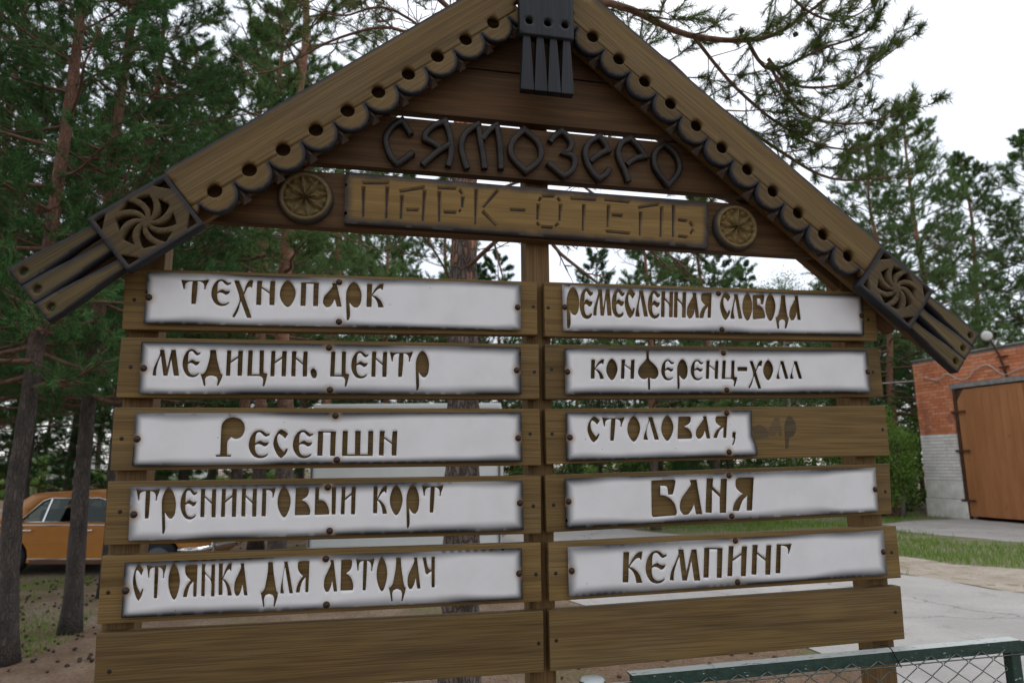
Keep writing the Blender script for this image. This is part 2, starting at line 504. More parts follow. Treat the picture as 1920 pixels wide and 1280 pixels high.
# ================================================================== THE SIGN
GLYPH = {
 'Т': [(97,140),(150,150),(240,152),(330,149),(382,135),(375,172),(350,240),(346,272),(330,278),(333,235),(325,195),(300,170),(268,162),(262,300),(247,485),(200,487),(205,300),(213,164),(180,168),(150,188),(139,222),(135,270),(122,275),(115,235)],
 'Е': [(738,128),(770,145),(800,177),(830,168),(828,190),(795,213),(770,196),(745,160),(725,152),(706,167),(695,210),(692,298),(712,280),(742,265),(780,292),(823,290),(803,330),(775,345),(745,320),(715,312),(690,327),(690,380),(702,430),(727,462),(760,470),(790,457),(810,440),(812,455),(785,485),(740,500),(690,485),(655,440),(632,370),(630,300),(645,220),(678,155),(710,133)],
 'Х': [(715,103),(752,103),(788,192),(800,150),(820,112),(845,98),(860,106),(850,160),(835,150),(815,160),(797,200),(791,214),(848,382),(812,382),(766,258),(745,330),(718,380),(700,373),(735,308),(756,236)],
 'Н': [(888,107),(928,107),(923,150),(981,190),(988,110),(1025,108),(1018,287),(980,287),(981,203),(922,163),(918,287),(880,285)],
 'О': [(1118,100),(1150,125),(1172,165),(1178,205),(1165,250),(1140,290),(1118,304),(1095,290),(1068,250),(1058,210),(1065,165),(1088,122)],
 'П': [(1220,118),(1352,120),(1345,296),(1308,295),(1312,128),(1258,127),(1252,294),(1213,294)],
 'А': [(1448,124),(1485,123),(1523,300),(1487,300),(1470,242),(1455,275),(1432,300),(1405,303),(1386,280),(1384,250),(1395,220),(1425,185),(1452,152),(1455,140)],
 'Р': [(1615,113),(1645,135),(1668,185),(1672,230),(1662,280),(1640,306),(1618,305),(1598,290),(1582,270),(1585,370),(1575,400),(1560,402),(1558,350),(1555,210),(1565,165),(1588,128)],
 'К': [(1715,130),(1753,130),(1750,208),(1775,165),(1805,134),(1838,127),(1830,178),(1815,163),(1795,170),(1770,195),(1755,214),(1785,226),(1818,257),(1838,305),(1798,307),(1790,270),(1774,240),(1750,220),(1748,303),(1710,303)],
 'М': [(135,72),(165,72),(182,188),(210,72),(238,72),(260,235),(225,235),(209,135),(185,235),(158,235),(142,112),(125,152),(113,200),(112,235),(88,233),(96,188),(118,140),(136,97)],
 'Д': [(460,73),(498,73),(505,130),(520,195),(530,224),(540,228),(535,250),(512,300),(502,300),(508,262),(498,243),(468,236),(438,243),(428,260),(431,300),(420,302),(410,262),(400,230),(415,224),(432,205),(450,150),(458,110)],
 'И': [(568,76),(596,76),(592,143),(637,112),(640,77),(670,77),(663,237),(634,237),(637,125),(591,156),(588,237),(560,237)],
 'Ц': [(706,77),(735,77),(728,229),(775,229),(778,77),(806,77),(803,218),(828,224),(820,262),(808,303),(796,305),(800,262),(790,244),(770,239),(698,239)],
 '.': [(1125,190),(1140,205),(1145,228),(1138,250),(1122,252),(1110,235),(1105,210),(1113,196)],
 'Р2': [(170,135),(200,85),(240,62),(280,58),(330,70),(368,105),(380,150),(372,195),(345,235),(305,250),(280,246),(258,235),(225,278),(220,392),(256,394),(256,410),(120,410),(120,395),(158,392)],
 'С': [(705,165),(740,182),(770,207),(742,248),(715,222),(688,207),(675,225),(672,265),(690,320),(732,370),(752,338),(768,342),(745,390),(705,425),(675,400),(645,340),(635,290),(648,235),(675,190)],
 'Ш': [(1260,182),(1307,182),(1300,389),(1370,389),(1372,182),(1422,182),(1417,389),(1484,389),(1490,182),(1535,182),(1530,402),(1253,402)],
 'Г': [(1612,130),(1690,133),(1770,125),(1762,165),(1742,240),(1732,242),(1730,190),(1715,160),(1685,149),(1660,147),(1652,460),(1600,460)],
 'В': [(95,125),(240,122),(250,145),(245,195),(220,235),(165,268),(215,295),(250,340),(268,400),(262,440),(250,447),(82,452)],
 'Ь': [(330,117),(378,117),(370,268),(402,269),(450,295),(485,360),(495,425),(488,440),(320,446)],
 'І': [(528,117),(578,117),(570,438),(524,440)],
 'Я': [(760,190),(785,182),(900,178),(885,560),(845,562),(848,380),(808,430),(787,490),(770,565),(724,566),(735,500),(765,430),(815,365),(775,325),(752,280),(750,215)],
 'Л': [(1420,280),(1475,280),(1560,566),(1502,566),(1435,330),(1407,420),(1402,500),(1422,568),(1360,566),(1368,510),(1395,430),(1424,325)],
 'Ч': [(1678,157),(1720,155),(1735,245),(1755,293),(1780,306),(1785,150),(1825,148),(1823,512),(1785,514),(1784,325),(1760,338),(1735,362),(1715,345),(1700,270)],
 'Ф': [(1060,105),(1105,105),(1108,230),(1130,275),(1190,330),(1240,390),(1263,460),(1255,520),(1215,568),(1165,570),(1125,553),(1128,742),(1092,745),(1086,553),(1040,572),(985,562),(945,520),(928,460),(945,390),(1000,320),(1045,270),(1062,235)],
 'Б': [(180,225),(195,212),(505,195),(528,210),(520,270),(490,400),(435,405),(430,330),(415,285),(380,268),(302,265),(300,432),(380,445),(460,490),(520,570),(550,680),(540,718),(205,745),(188,720)],
 ',': [(1368,218),(1397,218),(1392,270),(1385,305),(1370,328),(1366,318),(1378,285),(1379,262),(1366,262)],
 '-': [(0,0),(10,0),(10,4),(0,4)],
}
# every plate: corners TL TR BR BL, bolts, and its letters as boxes measured on enlargements (origin x, y, scale)
def L_(ox, oy, s, *items):
    return [(c, ox + a / s, ox + b / s, oy + t / s, oy + e / s) for c, a, b, t, e in items]
PLATES = [
 dict(row=0, side=0, c=[(276,510),(976,531.7),(976.7,619),(269,606)], bolts=[(279,557.5),(636,529),(635.5,603),(970.7,576)], say='cut-out word beginning with T shape, on the topmost left board',
  text=L_(260,500,4,('Т',318,527,95,280),('Е',545,693,95,295),('Х',700,860,98,383),('Н',880,1025,105,288),('О',1058,1178,100,304),('П',1212,1352,118,296),('А',1383,1523,123,303),('Р',1555,1672,113,402),('К',1708,1838,127,306))),
 dict(row=1, side=0, c=[(265,640),(976,650.7),(977.7,739),(260,738)], bolts=[(269,690),(617,651.7),(618.7,730.7),(969,694)],
  text=L_(260,635,3.4286,('М',88,260,70,237),('Е',282,398,67,247),('Д',398,540,72,303),('И',560,671,75,238),('Ц',697,828,75,306),('И',845,953,78,241),('Н',980,1087,80,242),('.',1104,1146,188,254),('Ц',1230,1354,82,308),('Е',1367,1478,80,255),('Н',1495,1598,83,245),('Т',1614,1763,82,245),('Р',1781,1867,76,332))),
 dict(row=2, side=0, c=[(254,774),(977.7,773),(979.6,865),(247.5,873.3)], bolts=[(257,822.7),(629,779),(631.5,861.7),(971.7,821)],
  text=L_(380,770,4.8,('Р2',118,380,58,412),('Е',415,605,175,425),('С',635,770,165,426),('Е',812,995,175,425),('П',1030,1200,182,405),('Ш',1253,1536,180,405),('Н',1585,1752,180,402))),
 dict(row=3, side=0, c=[(245,911.5),(979.6,901),(982,993),(240.6,1013.6)], bolts=[(250.6,964),(614.7,913),(618,994.7),(975,942.4)],
  text=L_(240,895,6.4,('Т',97,382,133,490),('Р',403,575,118,675),('Е',628,832,128,502),('Н',865,1060,133,475),('И',1113,1307,132,470),('Н',1357,1548,128,467),('Г',1600,1772,125,463),('О',1793,1952,100,480)) +
       L_(540,895,6.4,('В',80,268,120,452),('Ь',318,495,115,447),('І',522,578,113,442),('И',632,815,108,440),('К',1020,1190,98,435),('О',1222,1376,85,453),('Р',1420,1575,82,607),('Т',1607,1865,88,420))),
 dict(row=4, side=0, c=[(233.8,1054),(978.6,1027),(980,1122.6),(227,1158)], bolts=[(235.5,1106.6),(611,1047),(612,1133),(973.5,1074.4)],
  text=L_(230,1030,6.4,('С',120,250,170,615),('Т',287,525,178,583),('О',545,687,157,603),('Я',722,900,178,568),('Н',940,1110,170,560),('К',1148,1312,155,552),('А',1337,1498,160,555),('Д',1655,1865,147,687)) +
       L_(530,1020,6.4,('Л',-30,125,205,590),('Я',158,322,197,578),('А',495,655,185,572),('В',692,848,182,555),('Т',880,1102,167,552),('О',1127,1255,145,567),('Д',1275,1478,160,687),('А',1498,1655,155,537),('Ч',1678,1827,147,516))),
 dict(row=0, side=1, bold=0.0022, c=[(1054,534),(1616,553.5),(1620.6,628.5),(1056,620)], bolts=[(1059,575.7),(1347,550),(1353.7,617.7),(1615.4,592)],
  text=L_(1050,525,8,('Р',107,282,112,718),('Е',303,490,133,577),('М',505,772,147,528),('Е',784,966,145,557),('С',978,1123,138,565),('Л',1137,1318,165,545),('Е',1326,1500,165,572),('Н',1518,1696,178,552),('Н',1710,1891,182,557)) +
       L_(1280,530,8,('А',70,246,155,528),('Я',260,433,160,525),('С',568,712,148,555),('Л',725,893,177,537),('О',902,1043,155,563),('Б',1056,1234,183,543),('О',1246,1388,165,568),('Д',1402,1588,193,685),('А',1608,1770,200,558))),
 dict(row=1, side=1, c=[(1058,653),(1625.7,657),(1632.7,735.7),(1060,739)], bolts=[(1064,696.7),(1356.4,661.4),(1362.8,731),(1627,697)],
  text=L_(1090,645,8.727,('К',153,375,248,572),('О',408,595,232,592),('Н',645,875,252,568),('Ф',928,1265,100,745),('Е',1308,1522,255,592),('Р',1567,1743,243,740)) +
       L_(1300,645,8.727,('Е',-43,168,258,592),('Н',203,415,270,570),('Ц',462,723,270,693),('-',723,885,375,442),('Х',897,1133,268,728),('О',1143,1310,255,594),('Л',1360,1562,278,570),('Л',1582,1785,280,568))),
 dict(row=2, side=1, c=[(1061,773),(1409.5,768.7),(1411,817),(1417.5,831),(1420.5,847),(1420,854),(1062,864)], bolts=[(1068.7,819.6),(1362.5,774),(1367,847)],
  text=L_(1060,760,4.364,('С',180,283,88,302),('Т',300,485,95,288),('О',507,614,83,297),('Л',640,768,95,280),('О',784,886,78,290),('В',917,1040,90,273),('А',1068,1188,87,272),('Я',1212,1328,85,265),(',',1365,1397,218,328))),
 dict(row=3, side=1, bold=0.0030, c=[(1058.7,896.7),(1641.6,876),(1647,958),(1061,990)], bolts=[(1066,939.7),(1367,891),(1372,967),(1641,917)],
  text=L_(1200,875,8,('Б',180,545,200,740),('А',610,930,200,708),('Н',990,1300,180,678),('Я',1400,1702,167,650))),
 dict(row=4, side=1, c=[(1064.5,1025),(1656.4,993.7),(1664,1077),(1067,1118.4)], bolts=[(1072,1069.6),(1378.8,1013),(1383,1090.6),(1656.4,1034)],
  text=L_(1150,1000,5.486,('К',95,302,183,508),('Е',333,550,175,512),('М',580,897,162,482),('П',925,1127,143,455),('И',1172,1378,128,437),('Н',1420,1627,115,422),('Г',1668,1836,103,407))),
]
BOARDS = [   # TL TR BR BL of each board's front
 [[(235,503),(1007,528),(1008,628),(228,617)], [(227,632),(1010,645),(1012,748),(217,745)], [(213,763),(1012,766),(1015,872),(206,882)],
  [(202,902),(1014,890.5),(1015,1000),(194,1021.5)], [(191,1042),(1014,1016.7),(1016,1127),(181,1170)], [(180,1187),(1019,1145),(1020,1259.4),(174,1317)]],
 [[(1020,528),(1641,548),(1645,639),(1022,630)], [(1022,645),(1648,652),(1657,744),(1023,748)], [(1022,766),(1660,760),(1668.5,853.7),(1025,870)],
  [(1022,890.5),(1667.7,868.5),(1672.6,963),(1025,998)], [(1028,1017),(1680.5,985),(1690,1082.7),(1030,1127)], [(1029.5,1144),(1689,1098),(1697,1197.5),(1032,1258)]],
]
SCREWS = [[(252,562),(1000,575)], [(245,688),(1002,697)], [(228,822),(994,813)], [(225,959),(1000,948)], [(203,1110),(1005,1076)], [(205,1258),(1010,1205)]], \
         [[(1028,577),(1628,599)], [(1034,692),(1637,697)], [(1035,813),(1655,805)], [(1038,946),(1660,921)], [(1042,1074),(1672,1035)], [(1043,1200),(1679,1147)]]
XC = 0.58
sign = empty('direction_sign', (XC, 0.088, 0), 'large carved wooden signboard with gabled top and white nameplates', 'sign')
S_OFF = Vector((XC, 0.088, 0))
def part(o, off=S_OFF):
    o.location = Vector(o.location) - off
    return o
def xz(px, py, Y=0.0):
    p = at(px, py, Y)
    return np.array([p[0], p[2]])

# posts
for x0, x1 in ((-0.752, -0.664), (0.537, 0.625), (1.819, 1.906)):
    top = 2.50 if x0 < 0 else (3.30 if x0 < 1 else 2.46)
    part(box('post', (x0, 0.047, 0.0), (x1, 0.131, top), M['post'], sign, 0.004))

def dome_mesh(name, r, h, seg=14):
    a = Acc(); ph = np.linspace(0, np.pi / 2, 5); V = []
    for p in ph:
        t = np.linspace(0, 2 * np.pi, seg, endpoint=False)
        V.append(np.c_[r * np.cos(p) * np.cos(t), np.full(seg, -h * np.sin(p)), r * np.cos(p) * np.sin(t)])
    V = np.vstack(V); Q = []
    for i in range(4):
        for j in range(seg):
            k = (j + 1) % seg
            Q.append((i*seg+j, i*seg+k, (i+1)*seg+k, (i+1)*seg+j))
    a.add(V, None, Q)
    return a.mesh(name, True)
BOLT = dome_mesh('bolt', 0.0105, 0.0065); BOLT.materials.append(M['bolt'])
SCREW = dome_mesh('screw', 0.0062, 0.0012, 10); SCREW.materials.append(M['screw'])

boards = {}
for side in (0, 1):
    for row in range(6):
        P = [xz(*p) for p in BOARDS[side][row]]
        b = part(prism('board', P, 0.0, 0.044, M['board'], sign, 0.0035))
        boards[side, row] = b
        for s in SCREWS[side][row]:
            p = xz(*s)
            o = link('screw', SCREW, None, b)
            o.location = Vector((p[0], -0.0004, p[1])) - S_OFF - b.location

def offset_poly(P, d):
    n = len(P)
    area = 0.5 * sum(P[i][0] * P[(i+1) % n][1] - P[(i+1) % n][0] * P[i][1] for i in range(n))
    s = 1 if area > 0 else -1
    a = P - np.roll(P, 1, 0); b = np.roll(P, -1, 0) - P
    na = np.c_[a[:, 1], -a[:, 0]] / (np.linalg.norm(a, axis=1)[:, None] + 1e-12) * s
    nb = np.c_[b[:, 1], -b[:, 0]] / (np.linalg.norm(b, axis=1)[:, None] + 1e-12) * s
    m = na + nb
    m /= np.maximum(np.linalg.norm(m, axis=1)[:, None], 0.7)
    return P + m * d
WORDS = ['ten-letter line', '']
PL_LABEL = {
 (0,0): 'white nameplate with one long cut-out word', (0,1): 'white nameplate with two words, the first ending in a dot', (0,2): 'white nameplate with a tall capital and smaller letters',
 (0,3): 'white nameplate filled with two cut-out words', (0,4): 'white nameplate with three cut-out words', (1,0): 'white nameplate with two bold crowded words',
 (1,1): 'white nameplate with a hyphenated cut-out word', (1,2): 'torn white nameplate ending after a comma', (1,3): 'white nameplate with one short bold word', (1,4): 'white nameplate with one widely spaced word'}
PY0, PY1 = -0.0150, -0.0122
for pl in PLATES:
    b = boards[pl['side'], pl['row']]
    rim = np.array([xz(*p, PY0) for p in pl['c']])
    c0 = rim.mean(0)
    holes = []
    for ch, x0, x1, y0, y1 in pl['text']:
        g = np.array(GLYPH[ch], float)
        lo, hi = g.min(0), g.max(0)
        g = (g - lo) / (hi - lo)
        g = smooth_poly(g * np.array([(x1 - x0), (y1 - y0)]))
        px = g + np.array([x0, y0])
        w = np.array([xz(q[0], q[1], PY0) for q in px])
        if pl.get('bold') and ch not in '':
            w = offset_poly(w, pl['bold'])
        holes.append(w - c0)
    bolts = [xz(*p, PY0) for p in pl['bolts']]
    me = cut_sheet('name_plate', [rim - c0] + holes, PY0, PY1, 0.0085, burn_contours=[rim - c0], rust=[q - c0 for q in bolts])
    o = link('name_plate', me, M['plate'], b, label=PL_LABEL[pl['side'], pl['row']])
    o.location = Vector((c0[0], 0, c0[1])) - S_OFF - b.location
    for q in bolts:
        k = link('bolt', BOLT, None, b)
        k.location = Vector((q[0], PY0, q[1])) - S_OFF - b.location

# ghost of the torn-off word left in the wood: slightly darker weathered patches on the bare board end
gm = wood('weathered_print', (0.040, 0.026, 0.012), (0.088, 0.060, 0.028), (0.125, 0.088, 0.042), knots=False)
for pts in ([(1412,800),(1422,796),(1432,799),(1440,808),(1441,818),(1432,823),(1415,822)],
            [(1453,783),(1461,783),(1467,815),(1462,818),(1458,808),(1452,817),(1443,816),(1441,806)],
            [(1480,778),(1489,787),(1493,803),(1488,817),(1480,820),(1478,840),(1473,841),(1471,800),(1474,786)]):
    w = np.array([xz(p[0], p[1], -0.0006) for p in smooth_poly(pts)])
    c0 = w.mean(0)
    bb = boards[1, 2]
    o = link('letter_ghost', bm_mesh('letter_ghost', prism_bm(w - c0, -0.0006, 0.001)), gm, bb)
    o.location = Vector((c0[0], 0, c0[1])) - S_OFF - bb.location

# gable boards
def zb(x, zl, zr, xl, xr):
    return zl + (zr - zl) * (x - xl) / (xr - xl)
def rake_x(z, v):
    """x of the left / right rake line at height z, offset v from the hole line"""
    th = RAD(38.42)
    dz = (3.258 + v / math.cos(th)) - z
    return 0.393 - dz / math.tan(th), 0.767 + (3.252 + v / math.cos(th) - z) / math.tan(th)
gab = []
for z0, z1 in ((3.135, 3.31), (2.936, 3.128), (2.716, 2.911), (2.486, 2.684)):
    a0, b0 = rake_x(z0, 0.05); a1, b1 = rake_x(z1, 0.05)
    if z0 > 3.1:
        a1, b1 = 0.56, 0.60
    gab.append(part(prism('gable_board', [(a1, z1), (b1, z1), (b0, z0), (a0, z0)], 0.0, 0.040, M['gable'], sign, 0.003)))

# plaque carved with two words, as V cuts
pc = [(648,322),(1328,380),(1328,465),(645,418)]
PQ = -0.022
rim = np.array([xz(*p, PQ) for p in pc]); c0 = rim.mean(0)
def Z1(x, y): return (500 + x / 4.571, 300 + y / 4.571)
def Z2(x, y): return (900 + x / 3.491, 310 + y / 3.491)
ST = [(Z1, s) for s in [(812,196,1055,196),(830,222,826,492),(1034,222,1024,502),(1135,270,1360,232),(1160,296,1150,510),(1354,256,1338,526),(1190,425,1308,428),
      (1458,238,1632,244),(1480,264,1480,532),(1648,252,1684,296),(1682,310,1676,410),(1512,445,1630,450),(1668,424,1644,444),(1796,245,1790,556)]] + \
     [(Z2, s) for s in [(120,160,18,278),(14,298,112,398),(192,288,302,294),(402,200,494,202),(506,210,530,238),(528,252,522,366),(516,378,490,400),(398,402,480,408),(370,372,392,396),(382,250,378,360),(400,208,384,236),
      (588,214,766,226),(680,252,676,430),(812,224,986,240),(842,256,838,408),(860,324,938,330),(822,430,988,446),(1034,276,1180,254),(1052,300,1050,464),(1190,266,1186,472),(1268,250,1268,472),(1296,356,1360,364),(1372,370,1400,402),(1400,416,1378,452),(1296,462,1364,470)]]
gr = []
for fz, (xa, ya, xb, yb) in ST:
    a = xz(*fz(xa, ya), PQ) - c0; b2 = xz(*fz(xb, yb), PQ) - c0
    d = b2 - a; Ls = np.linalg.norm(d); d /= Ls; n = np.array([-d[1], d[0]]); w = 0.0078
    w = min(w, Ls * 0.35)
    gr.append([a - n * w, b2 - n * w, b2 + n * w, a + n * w, a + d * w, b2 - d * w])
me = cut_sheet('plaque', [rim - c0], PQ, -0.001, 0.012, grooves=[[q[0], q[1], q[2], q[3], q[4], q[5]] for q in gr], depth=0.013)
# the grooves' ridge order is a-b / c-d / e-f
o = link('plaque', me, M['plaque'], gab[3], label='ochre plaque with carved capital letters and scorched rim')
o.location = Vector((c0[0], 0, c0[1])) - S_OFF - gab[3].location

# rosettes
def rosette_mesh(R):
    rr = np.r_[np.linspace(0.004, 0.80, 30), np.linspace(0.83, 1.0, 6)] * R
    na = 144
    t = np.linspace(0, 2 * np.pi, na, endpoint=False)
    V, ed = [], []
    for r in rr:
        q = r / R
        if q < 0.8:
            x = q / 0.8
            ph = (t * 8 / (2 * np.pi)) % 1.0 - 0.5            # -0.5..0.5 inside a petal
            half = 0.46 * np.sin(np.pi * np.clip(x, 0, 1) ** 0.8) * 0.9 + 0.06
            inpet = np.clip(1 - np.abs(ph) / half, 0, 1)
            h = -0.016 + 0.016 * inpet                      # ridge along the petal, cut down to its sides
            x2 = np.clip((x - 0.62) / 0.38, 0, 1)
            ph2 = np.abs(((t * 8 / (2 * np.pi) + 0.5) % 1.0) - 0.5)
            notch = np.clip(1 - np.hypot(ph2 / 0.34, (x - 0.86) / 0.16), 0, 1)
            h = np.maximum(h, -0.016 + 0.017 * notch)
            dimp = np.clip(1 - np.hypot(ph / 0.10, (x - 0.55) / 0.12), 0, 1)
            h = h - 0.008 * dimp
        elif q < 0.86:
            h = np.zeros(na)
        else:
            h = np.full(na, -0.016 * ((q - 0.86) / 0.14) ** 2)
        V.append(np.c_[r * np.cos(t), -h, r * np.sin(t)])
        ed.append(np.full(na, R - r))
    V.append(np.c_[R * np.cos(t), np.full(na, 0.031), R * np.sin(t)]); ed.append(np.zeros(na))
    n = len(V); V = np.vstack(V + [np.array([[0, 0.002, 0]])])
    i = np.arange(n - 1)[:, None] * na; j = np.arange(na)[None]; k = (j + 1) % na
    Q = np.stack([i + j, i + na + j, i + na + k, i + k], -1).reshape(-1, 4)
    T = np.stack([np.arange(na), (np.arange(na) + 1) % na, np.full(na, n * na)], -1)
    me = np_mesh('rosette', V, T, Q)
    a = me.attributes.new('edge', 'FLOAT', 'POINT')
    a.data.foreach_set('value', np.r_[np.concatenate(ed), R].astype(np.float32))
    return me
RM = rosette_mesh(0.0905); RM.materials.append(M['rosette'])
for px, py, rot in ((572, 367, 0.2), (1383, 424, 0.55)):
    p = xz(px, py, -0.03)
    o = link('rosette', RM, None, gab[3])
    o.location = Vector((p[0], -0.031, p[1])) - S_OFF - gab[3].location
    o.rotation_euler = (0, rot, 0)

# raised letters
def stroke_solid(acc, P, w, yb, yf, ch=0.004, closed=False):
    P = np.asarray(P, float)
    if closed and np.linalg.norm(P[0] - P[-1]) < 1e-6: P = P[:-1]
    n = len(P)
    nx = np.roll(P, -1, 0) - P; pv = P - np.roll(P, 1, 0)
    if not closed:
        nx[-1] = pv[-1]; pv[0] = nx[0]
    nx /= np.linalg.norm(nx, axis=1)[:, None]; pv /= np.linalg.norm(pv, axis=1)[:, None]
    n1 = np.c_[-nx[:, 1], nx[:, 0]]; n0 = np.c_[-pv[:, 1], pv[:, 0]]
    m = n1 + n0; m /= np.linalg.norm(m, axis=1)[:, None] + 1e-9
    sc = 1 / np.clip((m * n1).sum(1), 0.55, 1)
    m = m * sc[:, None]
    prof = [(-w/2, yb), (-w/2, yf + ch), (-w/2 + ch, yf), (w/2 - ch, yf), (w/2, yf + ch), (w/2, yb)]
    V = []
    for i in range(n):
        for s, y in prof:
            q = P[i] + m[i] * s
            V.append((q[0], y, q[1]))
    k = 6; Q = []
    for i in range(n if closed else n - 1):
        j = (i + 1) % n
        for a in range(6):
            b2 = (a + 1) % 6
            Q.append((i*k+a, j*k+a, j*k+b2, i*k+b2))
    if not closed:
        for i, rev in ((0, 1), (n - 1, 0)):
            for a, b2, c, d in ((0, 1, 4, 5), (1, 2, 3, 4)):
                f = (i*k+a, i*k+b2, i*k+c, i*k+d)
                Q.append(f[::-1] if rev else f)
    acc.add(V, None, Q)
def A7(*p): return [(700 + x / 6.4, 200 + y / 6.4) for x, y in p]
def A8(*p): return [(1000 + x / 6.4, 210 + y / 6.4) for x, y in p]
BIG = [
 [(A7((455,325),(395,230),(345,150),(230,222),(152,340),(158,450),(212,590),(290,680),(400,600),(480,535)), 0)],
 [(A7((900,705),(935,560),(935,440),(915,310),(865,160),(720,222),(628,310),(618,372),(730,430),(800,488)), 0), (A7((590,690),(700,590),(810,505),(930,440)), 0)],
 [(A7((1130,735),(1085,600),(1060,430),(1125,290),(1285,190)), 0), (A7((1268,225),(1290,400),(1320,560),(1340,735)), 0), (A7((1312,385),(1395,275),(1505,205)), 0), (A7((1485,225),(1520,420),(1537,745)), 0)],
 [([(984,241),(966,258),(958,277),(964,296),(987,320),(1008,303),(1016,287),(1009,264)], 1)],
 [(A8((208,350),(258,275),(350,220),(430,295),(470,375),(440,445),(390,480),(470,505),(508,580),(475,685),(375,760),(275,680),(180,595)), 0)],
 [(A8((690,585),(820,485),(908,450),(870,370),(805,280),(690,345),(632,450),(650,580),(710,700),(795,795),(880,740),(925,665)), 0)],
 [(A8((1155,825),(1110,700),(1048,560),(1030,450),(1080,350),(1180,305),(1270,400),(1350,520),(1230,550),(1125,625)), 0)],
 [(A8((1590,370),(1500,440),(1460,535),(1490,680),(1630,870),(1740,740),(1770,630),(1720,490)), 1)],
]
YF = -0.026
for i, strokes in enumerate(BIG):
    acc = Acc()
    allp = np.array([xz(*q, YF) for s, _ in strokes for q in s]); c0 = allp.mean(0)
    for j, (s, cl) in enumerate(strokes):
        w = np.array([xz(*q, YF) for q in s]) - c0
        w = smooth_poly(w, closed=bool(cl), corner=48, sub=4)
        stroke_solid(acc, w, 0.0215, -0.001, YF - 0.0007 * j, 0.0045, bool(cl))
    o = link('letter', acc.mesh('letter'), M['letter'], gab[2])
    o.location = Vector((c0[0], 0, c0[1])) - S_OFF - gab[2].location

